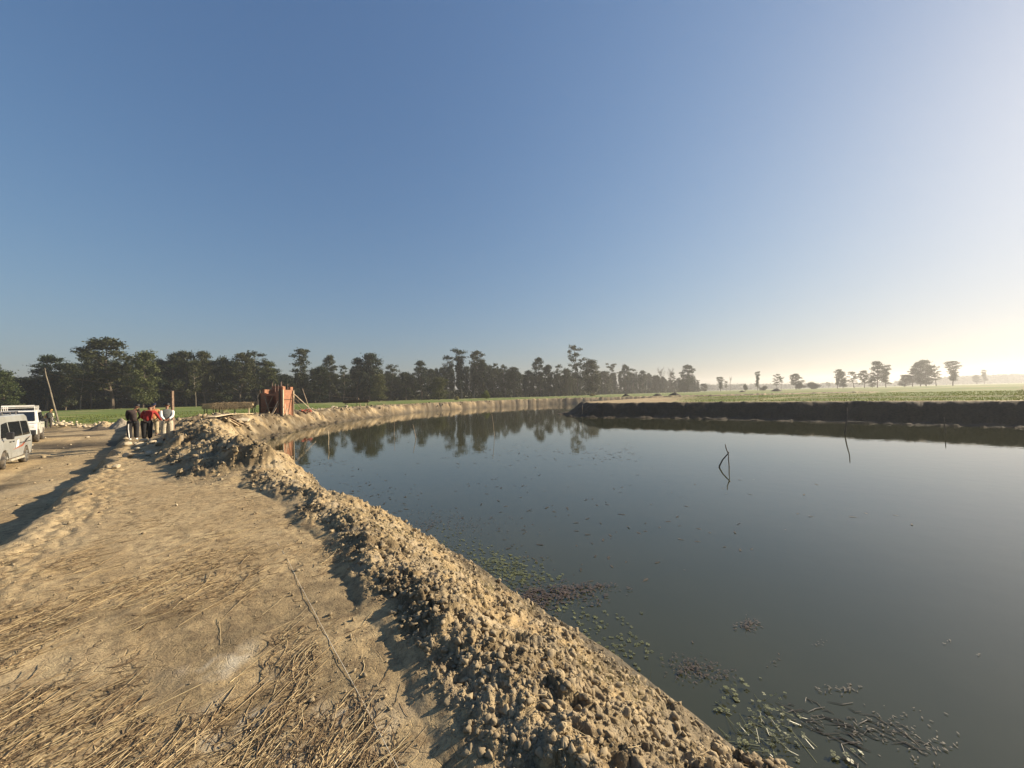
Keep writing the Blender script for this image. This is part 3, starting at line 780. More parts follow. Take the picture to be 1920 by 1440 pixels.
T = [
 (-6, 677, 15, 'tier', 0, 'tree cut by the picture edge, above the white vehicles, flat crown', None, {}),
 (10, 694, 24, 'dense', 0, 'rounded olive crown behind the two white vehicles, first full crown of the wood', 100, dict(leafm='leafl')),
 (46, 706, 24, 'dense', 1, 'low dark crown in the dip between the rounded olive crown and the umbrella crown', None, {}),
 (88, 664, 31, 'tier', 1, 'umbrella-shaped tree directly above the thin leaning pole', None, {}),
 (122, 679, 22, 'dense', 2, 'mid-height tree beside the umbrella-shaped crown, on its forest side', None, {}),
 (150, 683, 18, 'open', 0, 'thin tree with a pale crooked trunk between umbrella crown and tallest broad tree', 112, dict(barkm='palebark')),
 (208, 631, 46, 'tier', 2, 'tallest broad tree of the near wood, with a straight brown bare trunk', 116, {}),
 (172, 653, 22, 'tier', 0, 'layered crown leaning against the tallest broad tree, toward the pole', 124, {}),
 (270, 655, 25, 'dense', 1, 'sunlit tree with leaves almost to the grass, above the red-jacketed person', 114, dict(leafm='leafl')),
 (300, 672, 18, 'dense', 0, 'dark tree in the notch above the person in the grey vest', None, {}),
 (320, 661, 22, 'tier', 0, 'first crown of the dense block above the upright wooden post', None, {}),
 (350, 657, 26, 'dense', 2, 'highest crown of the dense block beside the wooden post', None, {}),
 (367, 676, 16, 'open', 1, 'tree with a pale slim trunk in front of the dense block beyond the post', 122, dict(barkm='palebark')),
 (384, 657, 23, 'tier', 1, 'crown with a pointed tip closing the dense block beyond the post', None, {}),
 (420, 668, 20, 'dense', 0, 'darker lower tree at the gap above the thatched shelter', None, {}),
 (450, 660, 26, 'tier', 2, 'flat-topped airy tree above the thatched shelter', None, {}),
 (482, 657, 22, 'open', 2, 'sparse tree with a long sloping side above the brick structure', None, {}),
 (506, 676, 22, 'tier', 1, 'drooping green tree rising straight behind the brick structure', None, dict(leafm='leafl')),
 (540, 702, 22, 'dense', 1, 'low tree in the deepest notch just past the brick structure', None, {}),
 (558, 652, 20, 'tall', 0, 'tall narrow clumpy tree standing out just past the brick structure', None, {}),
 (590, 690, 20, 'dense', 2, 'lower tree between the tall clumpy tree and the leaning crown next to it', None, {}),
 (618, 664, 17, 'tier', 0, 'two-humped tree halfway between the brick structure and the dark hut', None, {}),
 (600, 684, 16, 'dense', 1, 'leafy shoulder tree below the two-humped tree', 148, {}),
 (645, 683, 13, 'open', 0, 'slender tree with a tall white trunk beside the dark hut', 150, dict(barkm='palebark')),
 (669, 669, 18, 'tier', 2, 'crown arching over toward the slender white trunk above the hut', None, {}),
 (692, 661, 25, 'dense', 0, 'massive tree with a tufted top directly above the dark hut', None, {}),
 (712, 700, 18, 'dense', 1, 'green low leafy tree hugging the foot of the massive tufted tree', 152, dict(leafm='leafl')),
 (733, 682, 17, 'open', 1, 'lighter airy tree on the sloping side of the massive tufted tree', None, {}),
 (762, 697, 17, 'dense', 2, 'small rounded tree in the low saddle past the dark hut', None, {}),
 (791, 675, 17, 'tier', 1, 'domed tree that rises alone out of the low saddle', None, {}),
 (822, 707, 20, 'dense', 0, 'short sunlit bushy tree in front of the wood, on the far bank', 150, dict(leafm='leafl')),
 (842, 665, 15, 'open', 2, 'gappy tree on the flank of the high double-peaked group', None, {}),
 (866, 653, 17, 'tall', 1, 'highest peak of the double-peaked group over the far bank', None, dict(barkm='palebark')),
 (890, 656, 21, 'tall', 0, 'second broader peak of the double-peaked group over the far bank', None, dict(barkm='palebark')),
 (908, 676, 14, 'tier', 0, 'step-down tree at the end of the double-peaked group', None, {}),
 (926, 680, 13, 'open', 0, 'first of two slim pointed crowns after the double-peaked group', None, {}),
 (947, 683, 12, 'open', 1, 'second of two slim pointed crowns after the double-peaked group', None, {}),
 (964, 687, 17, 'tier', 1, 'rounded tree with a dark straight trunk midway along the far bank', None, {}),
 (990, 693, 13, 'dense', 1, 'pale soft crown in the low stretch before the forked tree', None, {}),
 (1014, 669, 15, 'tier', 2, 'flat-layered tree that tops the stretch before the tallest one', None, {}),
 (1030, 683, 12, 'dense', 2, 'shoulder tree hanging beneath the flat-layered tree', None, {}),
 (1049, 683, 10, 'open', 2, 'narrow tree in front of a bright gap of sky', None, {}),
 (1064, 690, 12, 'dense', 0, 'short tree filling in under the tallest open tree', None, {}),
 (1084, 644, 21, 'open', 0, 'tallest open tree of the skyline, dark forked trunk, by the pond corner', 200, {}),
 (1113, 672, 19, 'dense', 1, 'thick dark tree leaning against the tallest open tree', 205, {}),
 (1136, 695, 13, 'dense', 2, 'first hazy tree after the thick dark tree', 275, {}),
 (1150, 680, 11, 'vase', 0, 'hazy tree with a vase-shaped bare fork on top', 285, {}),
 (1173, 683, 11, 'tier', 0, 'hazy tree with two spiky tips', 290, {}),
 (1190, 690, 11, 'open', 2, 'hazy tree stepping down from the spiky tips', 295, {}),
 (1205, 694, 11, 'tier', 1, 'hazy tree where the hill of crowns drops to the low wood', 300, {}),
 (1232, 703, 12, 'dense', 0, 'small dark knob of a tree above the low hazy wood', 320, {}),
 (1245, 687, 12, 'dead', 0, 'bare leafless tree spreading grey twigs over the hazy wood', 315, {}),
 (1256, 688, 10, 'dead', 0, 'second bare tree, half hidden by a leafy branch', 318, {}),
 (1262, 698, 9, 'open', 0, 'leafy tuft among the bare trees', 322, {}),
 (1289, 683, 15, 'tier', 2, 'tall dark tree that ends the wood above the field', 300, {}),
 (1283, 710, 14, 'dense', 1, 'round bushy tree at the foot of the tall one ending the wood', 290, {}),
 (1300, 705, 8, 'dense', 0, 'thin hazy tree tucked behind the tall one ending the wood', 330, {}),
 (1310, 712, 5, 'tall', 1, 'small slim tree standing just outside the wood', 340, {}),
 (1321, 719, 7, 'dense', 2, 'small roundish tree just outside the wood, lower of the pair', 330, {}),
]
for k, (u, v, hw, st, vr, lb, D_, kw) in enumerate(T):
    px_tree(u, v, hw, st, vr, lb, D_, group=GP, **kw)
F = [
 (1352, 706, 8, 'tall', 0, 'open-field tree with a thick clumpy crown, first past the wood', 300),
 (1362, 714, 4, 'open', 1, 'tiny tree close beside the clumpy first field tree', 310),
 (1370, 705, 4, 'dead', 0, 'bare dead stem standing in the field without leaves', 300),
 (1398, 720, 6, 'bush', 0, 'small round bush tree beside the twin dark earth mounds', 260),
 (1421, 696, 6, 'tall', 1, 'lone tree made of two stacked clumps on a thin stem', 270),
 (1435, 723, 8, 'bush', 1, 'low bush at the foot of the two-clump lone tree', 275),
 (1457, 701, 9, 'open', 2, 'airy tree behind the dark earth mound', 290),
 (1466, 706, 6, 'vase', 0, 'faint spindly tree beside the airy one behind the mound', 330),
 (1494, 700, 12, 'tier', 0, 'tree with separate flat tiers like a pagoda', 290),
 (1500, 717, 9, 'bush', 0, 'bush grown round the stem of the pagoda-tiered tree', 285),
 (1522, 716, 13, 'bush', 1, 'wide domed bush with nothing taller above it', 280),
 (1555, 716, 5, 'open', 0, 'pale distant tree alone in the haze past the domed bush', 450),
 (1571, 692, 8, 'tall', 0, 'pointed one of a close pair of slim trees', 280),
 (1582, 695, 8, 'dense', 1, 'rounder one of a close pair of slim trees', 285),
 (1602, 696, 10, 'open', 1, 'sparse tree opening a row of five field trees', 280),
 (1622, 694, 10, 'tier', 1, 'second tree in the row of five field trees', 285),
 (1637, 705, 6, 'dense', 2, 'shortest tree in the row of five field trees', 275),
 (1646, 676, 14, 'tier', 2, 'tallest flat-topped tree in the row of five field trees', 272),
 (1662, 684, 10, 'tall', 1, 'leaning tree ending the row of five field trees, one arm stretched out', 275),
 (1698, 702, 10, 'dense', 0, 'low outer tree of the big hazy clump', 290),
 (1712, 690, 11, 'tier', 0, 'rising second tree of the big hazy clump', 292),
 (1728, 677, 13, 'dense', 1, 'tree left of the summit in the big hazy clump', 290),
 (1738, 674, 14, 'dense', 2, 'summit tree of the big hazy clump', 296),
 (1757, 685, 11, 'open', 2, 'tree with a jutting branch closing the big hazy clump', 290),
 (1789, 676, 13, 'tall', 0, 'lone tall knotty tree after the big hazy clump', 275),
 (1833, 703, 7, 'tier', 1, 'hazy low tree in front of the far tree line', 520),
 (1848, 693, 6, 'tall', 1, 'only tree that pokes well above the far tree line', 500),
]
for (u, v, hw, st, vr, lb, D_) in F:
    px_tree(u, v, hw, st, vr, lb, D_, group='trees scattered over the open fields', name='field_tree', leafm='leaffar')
# rows inside the wood, seen only as dark crowns and stems between the front trees
GB = 'trees inside the wood'
topv = lambda u: float(np.interp(u, [-60, 20, 60, 120, 200, 280, 330, 400, 500, 545, 600, 700, 760, 860, 900, 990, 1060, 1120, 1200, 1300], [700, 705, 712, 705, 672, 682, 670, 676, 684, 708, 700, 690, 708, 680, 682, 702, 700, 698, 701, 716]))
brng = random.Random(9)
for row, dd_ in enumerate((10, 26)):
    u = -70+row*9
    while u < 1306:
        D_ = fdist(u)*(1+dd_/130)+brng.uniform(-4, 4)
        v = topv(u)+brng.uniform(-5, 7)
        px_tree(u, v, brng.uniform(11, 19)*130/D_*1.05, brng.choice(['dense', 'dense', 'tier', 'tall']), brng.randrange(3),
                'dark tree standing inside the wood behind the front row', D_, group=GB, name='forest_tree', barkm='palebark' if brng.random() < .25 else 'bark')
        u += brng.uniform(15, 25)*130/D_*1.1
# undergrowth at the foot of the wood
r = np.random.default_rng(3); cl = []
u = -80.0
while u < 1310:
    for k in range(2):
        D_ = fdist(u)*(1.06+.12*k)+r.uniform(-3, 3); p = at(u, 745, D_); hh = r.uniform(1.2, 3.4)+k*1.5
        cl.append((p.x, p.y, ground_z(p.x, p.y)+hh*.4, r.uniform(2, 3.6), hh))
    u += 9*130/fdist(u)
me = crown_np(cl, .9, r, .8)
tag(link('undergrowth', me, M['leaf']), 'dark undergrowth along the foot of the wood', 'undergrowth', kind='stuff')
# far tree line over the fields
cl = []
u = 1296.0
while u < 2050:
    for k in range(2):
        D_ = 820+70*k+r.uniform(-25, 25); vt = float(np.interp(u, [1296, 1400, 1560, 1700, 1800, 1920, 2050], [720, 721, 719, 715, 705, 701, 698]))+r.uniform(-1.5, 3)
        p = at(u, vt, D_); b_ = p.z; 
        cl.append((p.x, p.y, b_*.62, r.uniform(5, 9), b_*.36)); cl.append((p.x+r.uniform(-5, 5), p.y, b_*.28, r.uniform(6, 9), b_*.32))
    u += r.uniform(3.5, 6)
me = crown_np(cl, 3.0, r, .9)
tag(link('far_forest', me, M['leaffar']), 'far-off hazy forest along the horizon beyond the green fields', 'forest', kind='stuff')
# lone green shrub and small bushes on the grass
for (u, v, hw, D_, lb) in ((912, 732, 9, 120, 'small bright green shrub on the far bank in front of dark trunks'), (857, 743, 6, 118, 'dry brownish shrub on the far bank, near the bright green one'), (1110, 738, 6, 150, 'pale twiggy shrub at the foot of the thick dark tree')):
    px_tree(u, v, hw, 'bush', 0 if u > 900 else 1, lb, D_, group='shrubs on the far bank', name='shrub', leafm='drygrass' if u != 912 else 'grass', cat='shrub')

# ------------------------------------------------------------------ stones
def rock_mesh(seed, sub=3, flat=.7):
    r = np.random.default_rng(seed); v, f = ico(sub); q = v.copy()
    for _ in range(7):
        nn = r.normal(0, 1, 3); nn /= np.linalg.norm(nn); q = q-np.maximum(q @ nn-r.uniform(.55, .85), 0)[:, None]*nn[None]
    o_ = Vector(r.uniform(0, 40, 3)); q = q*np.array([[1+.22*mnoise.noise(Vector(w_)*1.3+o_)+.06*mnoise.noise(Vector(w_)*5+o_)] for w_ in v])
    q = q*np.array([1.15, .85, flat]); me = np_mesh('stone', q, f); me.materials.append(M['stone'])
    me.polygons.foreach_set('use_smooth', np.ones(len(f), bool)); return me
ROCKS = [rock_mesh(40+k) for k in range(6)]
srng = random.Random(12)
def stone(u, v, wpx, k, label, group, z=0.0, sink=.3, cat='stone', hk=.62, p=None):
    p = hit(u, v) if p is None else p
    r_ = wpx*p.y/FPX/2*.9; zz = ground_z(p.x, p.y, True)
    o = bpy.data.objects.new('stone', ROCKS[k % 6]); col.objects.link(o)
    o.location = (p.x, p.y, zz+r_*hk*(1-sink)); o.scale = (r_, r_*.9, r_*hk/.7); o.rotation_euler = (srng.uniform(-.2, .2), srng.uniform(-.2, .2), srng.uniform(0, 6))
    tag(o, label, cat, group); return o
GS = 'pale stones on the path by the people'
for u, v, wpx, k, lb in [
    (236, 836, 16, 0, 'rounded pale stone at the outer rim of the path beside the white-striped trousers'),
    (253, 834, 9, 1, 'small stone between the rim stone and the big pair of stones'),
    (264, 837, 17, 2, 'big blocky pale stone in front of the red-jacketed person'),
    (270, 829, 14, 3, 'flat pale stone touching the shoes of the red-jacketed person'),
    (285, 832, 15, 4, 'large pale stone just in front of the gap between red jacket and grey vest'),
    (291, 827, 10, 5, 'smaller pale stone right behind the large one in the gap'),
    (299, 836, 20, 0, 'long low pale stone pointing toward the clod heap'),
    (258, 845, 13, 1, 'single rounded stone lying closer than the stone row'),
    (240, 857, 19, 2, 'pale wedge-shaped stone alone at the rim, nearer than the row'),
    (280, 855, 18, 3, 'dull flat stone on the trodden path below the row'),
    (293, 853, 9, 4, 'small pale stone leaning on the dull flat stone'),
    (237, 825, 10, 5, 'dusty stone behind the rim stone at the edge of the road drop'),
    (218, 880, 14, 1, 'brown lump of rock at the rim above the shadowed road'),
    (331, 949, 7, 2, 'little lone stone on the open path before the clod heap')]:
    stone(u, v, wpx, k, lb, GS)
GR = 'pale rubble stones in the row along the field'
rub = []
for k in range(54):
    u = 92+k*2.7+srng.uniform(-3, 3); v = 799+srng.uniform(-5, 4)+ (2 if u > 150 else 0)-(3 if u < 125 else 0)*srng.random()
    wpx = srng.uniform(4, 8)*(1.15 if u < 150 else .8)
    if u > 172 and srng.random() < .45: continue
    rub.append(stone(u, v, wpx, k, 'pale broken stone in the long rubble row behind the cars', GR, z=-.33, hk=.8, sink=srng.uniform(-.4, .3)))
GF = 'loose pale stones on the churned dirt road'
for k, (u, v, w_) in enumerate(((163, 822, 7), (84, 822, 5), (58, 836, 6), (120, 842, 5), (58, 845, 6), (132, 835, 5))):
    stone(u, v, w_, k, 'loose pale stone lying on the churned dirt road', GF, z=-.35)

# ------------------------------------------------------------------ earth mounds (single heaps)
def heap(u, v, wpx, hpx, z, label, mt, rough=.3, name='earth_mound', group=None, cat='mound', dep=.8, D=None, seed=0):
    p = hit(u, v) if D is None else at(u, v, D)
    R_ = wpx*p.y/FPX/2; Hh = hpx*p.y/FPX; zz = ground_z(p.x, p.y)
    n = 44; g = np.linspace(-1.15, 1.15, n); gx, gy = np.meshgrid(g, g); rr = np.hypot(gx, gy)
    h = np.clip(1-rr**1.25, -.12, 1)*(.8+.5*(fbm(gx*2+seed, gy*2, 3, 80+seed)-.5))+(fbm(gx*6, gy*6+seed, 4, 81)-.5)*rough*np.clip(1.2-rr, 0, 1)
    V = np.stack([gx.ravel()*R_, gy.ravel()*R_*dep, h.ravel()*Hh], -1); a = np.arange(n*n).reshape(n, n)
    F = np.stack([a[:-1, :-1], a[:-1, 1:], a[1:, 1:], a[1:, :-1]], -1).reshape(-1, 4)
    keep = (rr.ravel()[F] < 1.13).all(1)
    o = link(name, np_mesh(name, V, F[keep]), mt, smooth=True); o.location = (p.x, p.y, zz); tag(o, label, cat, group); return o
M['darkearth'] = mat('dark_earth', (0.07, 0.055, 0.04), .95, noise_scale=3, noise_amt=.4, bump=.6)
M['greyearth'] = mat('grey_gravel', (0.30, 0.26, 0.20), .95, noise_scale=9, noise_amt=.4, bump=.8, bscale=25)
heap(227, 803, 40, 21, -.3, 'grey gravel heap behind the people, next to the field', M['greyearth'], name='gravel_heap', cat='heap', seed=1)
heap(198, 801, 34, 13, -.3, 'heap of brown straw and soil between rubble row and gravel heap', M['thatch'], rough=.5, name='straw_heap', cat='heap', seed=2)
heap(186, 806, 44, 8, -.3, 'low dark mound of churned earth before the straw heap', M['darkearth'], rough=.5, seed=3)
GM = 'dark earth mounds on the far fields'
heap(1174, 743, 17, 7, 0, 'dark earth mound nearest the pond corner, beyond the bank point', M['darkearth'], D=110, seed=4, group=GM)
heap(1233, 742, 19, 6, 0, 'middle dark mound of the three beyond the bank point', M['darkearth'], D=105, seed=5, group=GM)
heap(1265, 741, 25, 7, 0, 'widest dark mound of the three beyond the bank point', M['darkearth'], D=105, seed=6, group=GM)
heap(1392, 731, 14, 4, 0, 'small dark mound under the round bush tree', M['darkearth'], D=170, seed=7, group=GM)
heap(1456, 731, 21, 7, 0, 'pointed dark mound in front of the airy field tree', M['darkearth'], D=170, seed=8, group=GM)

# ------------------------------------------------------------------ brick structure under construction
def brick_material():
    m = bpy.data.materials.new('brick'); m.use_nodes = True; n = m.node_tree; b = n.nodes['Principled BSDF']
    tc = n.nodes.new('ShaderNodeTexCoord'); sx = n.nodes.new('ShaderNodeSeparateXYZ'); n.links.new(tc.outputs['Object'], sx.inputs[0])
    ad = n.nodes.new('ShaderNodeMath'); n.links.new(sx.outputs[0], ad.inputs[0]); n.links.new(sx.outputs[1], ad.inputs[1])
    cb = n.nodes.new('ShaderNodeCombineXYZ'); n.links.new(ad.outputs[0], cb.inputs[0]); n.links.new(sx.outputs[2], cb.inputs[1])
    br = n.nodes.new('ShaderNodeTexBrick'); n.links.new(cb.outputs[0], br.inputs['Vector'])
    br.inputs['Scale'].default_value = 1.0; br.inputs['Brick Width'].default_value = .24; br.inputs['Row Height'].default_value = .08; br.inputs['Mortar Size'].default_value = .009
    br.inputs['Color1'].default_value = (0.33, 0.125, 0.058, 1); br.inputs['Color2'].default_value = (0.24, 0.085, 0.042, 1); br.inputs['Mortar'].default_value = (0.30, 0.22, 0.15, 1)
    nz = noise_out(n, tc.outputs['Object'], 5, 5)
    c = mixc(n, maprange(n, nz, .5, .75, 0, .5), br.outputs['Color'], (0.30, 0.17, 0.10))
    n.links.new(c, b.inputs['Base Color']); b.inputs['Roughness'].default_value = .9
    bp = N(n, 'ShaderNodeBump', Strength=.6, Distance=.01); n.links.new(br.outputs['Fac'], bp.inputs['Height']); bp.invert = True; n.links.new(bp.outputs[0], b.inputs['Normal'])
    return m
M['brick'] = brick_material(); M['redcloth'] = mat('red_brick_scrap', (0.42, 0.10, 0.06), .9)
C0 = at(531, 776, 35.6); TZ = C0.z-.03
tow = empty('brick_structure', (C0.x, C0.y, TZ), R(-10), 'unfinished red brick structure with timber props on the far bank', 'structure')
# local: x to the right, y away; front wall runs from x=-2.45 to 0 at y=0, side wall from y=0 to 1.25
Wd, Dp, Hh = 2.42, 1.25, 2.25
def wallp(boxes, label=None):
    mb = MB()
    for x0, x1, y0, y1, z0_, z1 in boxes: mb.box(((x0+x1)/2, (y0+y1)/2, (z0_+z1)/2), ((x1-x0)/2, (y1-y0)/2, (z1-z0_)/2))
    o = mb.build('wall', M['brick'], tow)
    if label: o['label'] = label
    return o
wallp([(-Wd, -1.75, 0, .24, -.9, Hh-.25), (-.75, -.27, 0, .24, -.9, Hh-.1), (-1.75, -.75, 0, .24, 1.75, Hh-.32)], 'shaded front wall with a dark opening')
wallp([(-.24, 0, .243, Dp, -.9, Hh), (-.27, 0, -.003, .24, -.9, Hh), (-.2, 0, -.02, .3, Hh+.003, Hh+.32), (-.24, 0, Dp-.32, Dp, Hh+.003, Hh+.28)], 'sunlit side wall with stepped top')
wallp([(-Wd, -.243, Dp+.003, Dp+.24, -.9, Hh+.12), (-Wd+.1, -1.2, Dp+.02, Dp+.22, Hh+.123, Hh+.42)], 'back wall whose top catches the sun')
wallp([(-Wd, -Wd+.24, .243, Dp, -.9, Hh+.1)])
for x, y, t in ((-2.3, 1.3, .75), (-2.05, 1.35, .6), (-1.35, 1.3, .8), (-1.2, 1.2, .85), (-.9, .1, .6), (-.6, .1, .5), (-.1, .7, .6), (-.14, .1, .25)):
    MB().tube([(x, y, Hh-.3), (x+.01, y, Hh+t)], .02, 5).build('rebar', M['rebar'], tow)
props = [((-2.75, -.5, -.1), (-2.45, -.08, 2.0), .10, 'wood'), ((-2.42, -.07, -.1), (-2.42, -.07, 2.3), .10, 'darkwood'), ((-1.9, -.09, 1.75), (-1.1, -.3, -.1), .08, 'wood'), ((-1.0, -.09, 1.7), (-1.85, -.25, -.1), .07, 'wood'),
         ((-.32, -.07, -.1), (-.32, -.07, 2.35), .11, 'darkwood'), ((-.45, -.1, 1.2), (-.75, -.6, -.1), .09, 'palewood'), ((-.35, -.12, 1.0), (-.5, -.8, -.1), .07, 'wood'),
         ((-2.4, -.06, .62), (-.3, -.06, .62), .07, 'wood'), ((-2.4, -.055, 1.55), (-1.95, -.055, 1.55), .06, 'wood'),
         ((.03, -.06, -.1), (.03, -.06, 2.28), .13, 'palewood'), ((.06, Dp-.02, -.1), (.06, Dp-.02, 2.2), .12, 'palewood'), ((.05, 0, 1.35), (.05, Dp, 1.35), .05, 'darkwood'),
         ((.1, Dp-.1, 1.95), (2.2, Dp+.3, -.1), .07, 'palewood'), ((.1, Dp, 1.5), (1.5, Dp+.8, -.1), .06, 'wood'), ((.1, Dp-.1, 1.2), (1.2, Dp+.4, -.1), .06, 'wood'), ((.08, .15, .95), (.75, -.45, -.1), .06, 'palewood'), ((.06, .5, .55), (.65, -.2, -.1), .05, 'palewood')]
for a, b, w_, mt in props: MB().beam(a, b, w_, w_*.55).build('prop', M[mt], tow)
# red scrap and broken boards beside the structure
q = hit(574, 776); bag = empty('brick_pile', (q.x, q.y, ground_z(q.x, q.y)), .4, 'small heap of red bricks at the foot of the slanting props', 'brick pile')
for k in range(26): MB().box((0, 0, 0), (.11, .055, .035)).build('brick', M['redcloth'], bag).location = (srng.uniform(-.45, .45), srng.uniform(-.3, .3), .03+.3*srng.random()*.9)
for c in bag.children: c.rotation_euler = (srng.uniform(-.4, .4), srng.uniform(-.4, .4), srng.uniform(0, 3))

# ------------------------------------------------------------------ thatched shelters
def shelter(u, vtop, vbase, hw, D_, label, mt, rz, hang=True, lean=0):
    b = at(u, vbase, D_); t = at(u, vtop, D_); z = ground_z(b.x, D_); hgt = t.z-z
    root = empty('thatched_shelter', (b.x, D_, z), rz, label, 'shelter', 'thatched shelters'); L = hw*D_/FPX; dp = L*.42
    g = np.random.default_rng(int(u)); n = 5200; zr = hgt-.12
    mb = MB().prism([(-L, zr-.30), (-L*.96, zr-.10), (-L*.5, zr), (L*.5, zr+.03), (L*.96, zr-.08), (L, zr-.26)], -dp*.9, dp*.9)
    roof = mb.build('roof', mt, root)
    # ragged fringe of stalks over and below the roof
    x = g.uniform(-L, L, n); yy = g.choice([-1, 1], n)*dp*g.uniform(.85, 1.05, n); zz = zr-.06-g.uniform(0, .28, n); ln = g.uniform(.08, .36, n) if hang else g.uniform(.1, .25, n)
    a = np.stack([x, yy, zz], -1); e = a+np.stack([g.normal(0, .07, n), g.normal(0, .06, n), -ln], -1); wv = np.stack([np.full(n, .016), np.zeros(n), np.zeros(n)], -1)
    top = g.random(n) < .35; a[top, 2] = zr+g.uniform(-.1, .04, top.sum()); a[top, 1] = g.uniform(-dp, dp, top.sum()); e[top] = a[top]+np.stack([g.normal(0, .3, top.sum()), g.normal(0, .1, top.sum()), g.uniform(-.08, .12, top.sum())], -1)
    V = np.stack([a-wv, a+wv, e], 1).reshape(-1, 3)
    link('thatch_fringe', np_mesh('thatch_fringe', V, np.arange(3*n).reshape(-1, 3)), mt, roof)
    for sx_, sy in ((-.82, -1), (.8, -1), (-.78, 1), (.86, 1), (.1, -1)):
        MB().tube([(sx_*L, sy*dp*.8, -.2), (sx_*L+lean, sy*dp*.8, zr-.15)], .05, 6).build('post', M['darkwood'] if sx_ != .8 else M['palewood'], root)
    MB().tube([(-L*.95, -dp*.8, zr-.42), (L, -dp*.8, zr-.38)], .04, 6).build('rail', M['darkwood'], root)
    return root
shelter(439, 753, 781, 31, 34, 'thatched shelter with a straw roof and short dark posts, before the brick structure', M['thatch'], R(25))
shelter(400, 756, 772, 15, 46, 'smaller brown thatched roof peeking out behind the main thatched shelter', M['thatch'], R(20))
hut = shelter(668, 749, 763, 22, 66, 'dark low open hut with a grey sloping roof on the far grass', M['darkwood'], R(15), hang=False)
# planks, boards and sheets on the bank by the shelter
GPk = 'boards lying on the bank by the shelter'
def plank(u0, v0, u1, v1, Y0, Y1, w_, mt, label, name='plank', cat='plank', th=.035):
    a = hit(u0, v0); b = hit(u1, v1)
    a.z += .08; b.z += .07
    if (a-b).length < .3: return
    q = (b-a).to_track_quat('Z', 'Y').to_matrix(); n = q @ Vector((0, 1, 0)); 
    o = MB().beam(a, b, w_, th, roll=0 if abs(n.z) > .7 else R(90)).build(name, M[mt], bevel=.006); tag(o, label, cat, GPk); return o
plank(418, 789, 445, 804, 25.5, 22.3, .26, 'palewood', 'pale board lying down the bank slope, first of the slope boards')
plank(424, 788, 452, 803, 26, 22.6, .22, 'wood', 'brown board in the middle of the slope boards')
plank(432, 787, 462, 802, 26.2, 22.8, .3, 'redwood', 'wide reddish board on the slope, beside the white slab')
plank(446, 792, 470, 803, 24.6, 22.4, .16, 'palewood', 'thin pale board sliding toward the water')
plank(396, 785, 432, 781, 29.0, 31.0, .34, 'palewood', 'long pale plank lying along the bank crest')
plank(407, 782, 470, 777, 30.5, 33.2, .42, 'palewood', 'longest pale plank in front of the thatched shelter')
q = hit(453, 793); o = MB().box((0, 0, .06), (.42, .3, .05)).build('slab', M['stone'], bevel=.02); o.location = (q.x, q.y, q.z+.06); o.rotation_euler = (.25, .15, .4); tag(o, 'white flat slab at the top of the slope boards', 'slab')
for k in range(24):
    u = 556+srng.uniform(0, 95); Y_ = 39+(u-556)*.2+srng.uniform(-1, 2.5); p = at(u, 770, Y_); 
    stone(0, 0, srng.uniform(4, 8), k, 'pale chunk of rubble on the bank crest past the brick structure', 'pale rubble on the bank crest', p=Vector((p.x, p.y, 0)), hk=.7)

# ------------------------------------------------------------------ post, pole, wire, string
p = P(325, 822, .05); b = Vector((p.x, p.y, ground_z(p.x, p.y))); t = at(323, 733, p.y)
o = MB().add([], []).beam((0, 0, -.3), (t.x-p.x, 0, t.z-b.z), .115, .07).build('wooden_post', M['redwood'], bevel=.012)
o.location = b; tag(o, 'upright weathered wooden post beside the person in the grey vest', 'post')
p1 = P(112, 800, -.3); D1 = p1.y; pts = [at(u, v, D1) for u, v in ((112, 800), (106, 778), (99, 752), (93, 727), (86, 703), (84, 690))]
z1 = ground_z(p1.x, D1); base = pts[0].copy(); base.z = z1-.3; pts[0] = base
o = MB().tube([q-pts[0] for q in pts], [.085, .075, .065, .055, .045, .035], 8).build('leaning_pole', M['palebark'], smooth=True); o.location = pts[0]; tag(o, 'thin crooked leaning wooden pole among the rubble stones', 'pole')
wa = at(86, 700, D1); D2 = 52; b2 = at(580, 754, D2); t2 = at(567, 729, D2); b2.z = ground_z(b2.x, D2)-.2
o = MB().tube([(0, 0, 0), (t2-b2)*.5+Vector((.03, 0, 0)), t2-b2], [.07, .06, .045], 7).build('leaning_pole', M['wood'], smooth=True); o.location = b2; tag(o, 'slanted thin pole standing past the brick structure, before the wood', 'pole')
D3 = 70; b3 = at(676, 758, D3); t3 = at(672, 746, D3); b3.z = ground_z(b3.x, D3)-.2
def wire(a, b, sag, r_, label):
    pts = []
    for k in range(25):
        f = k/24; q = a.lerp(b, f); q = q-Vector((0, 0, sag*4*f*(1-f))); pts.append(q-a)
    o = MB().tube(pts, r_, 5).build('wire', M['stick']); o.location = a; tag(o, label, 'wire', 'overhead wires'); return o
wire(wa, t2, 1.15, .010, 'thin sagging wire from the leaning pole to behind the brick structure')
wire(t2, t3, .35, .008, 'wire dropping from the slanted pole to the dark hut')
o = MB().tube([(0, 0, 0), t3-b3], [.06, .05], 6).build('hut_pole', M['wood']); o.location = b3; tag(o, 'short pole against the dark hut carrying the end of the wire', 'pole')
spts = []
for u, v in ((753, 1442), (683, 1312), (644, 1242), (624, 1210), (593, 1148), (558, 1082), (543, 1051), (520, 1014)):
    q = P(u, v, .03); q.z = max(ground_z(q.x+a_, q.y+b_, True) for a_ in (-.04, 0, .04) for b_ in (-.05, 0, .05))+.004; spts.append(q)
spts = [spts[0]+(spts[0]-spts[1])*1.5]+spts
o = MB().tube([q-spts[0] for q in spts], .0017, 5).build('string', mat('white_string', (0.62, 0.56, 0.44), .7)); o.location = spts[0]; tag(o, 'thin pale marking string stretched along the path beside the clod ridge', 'string')

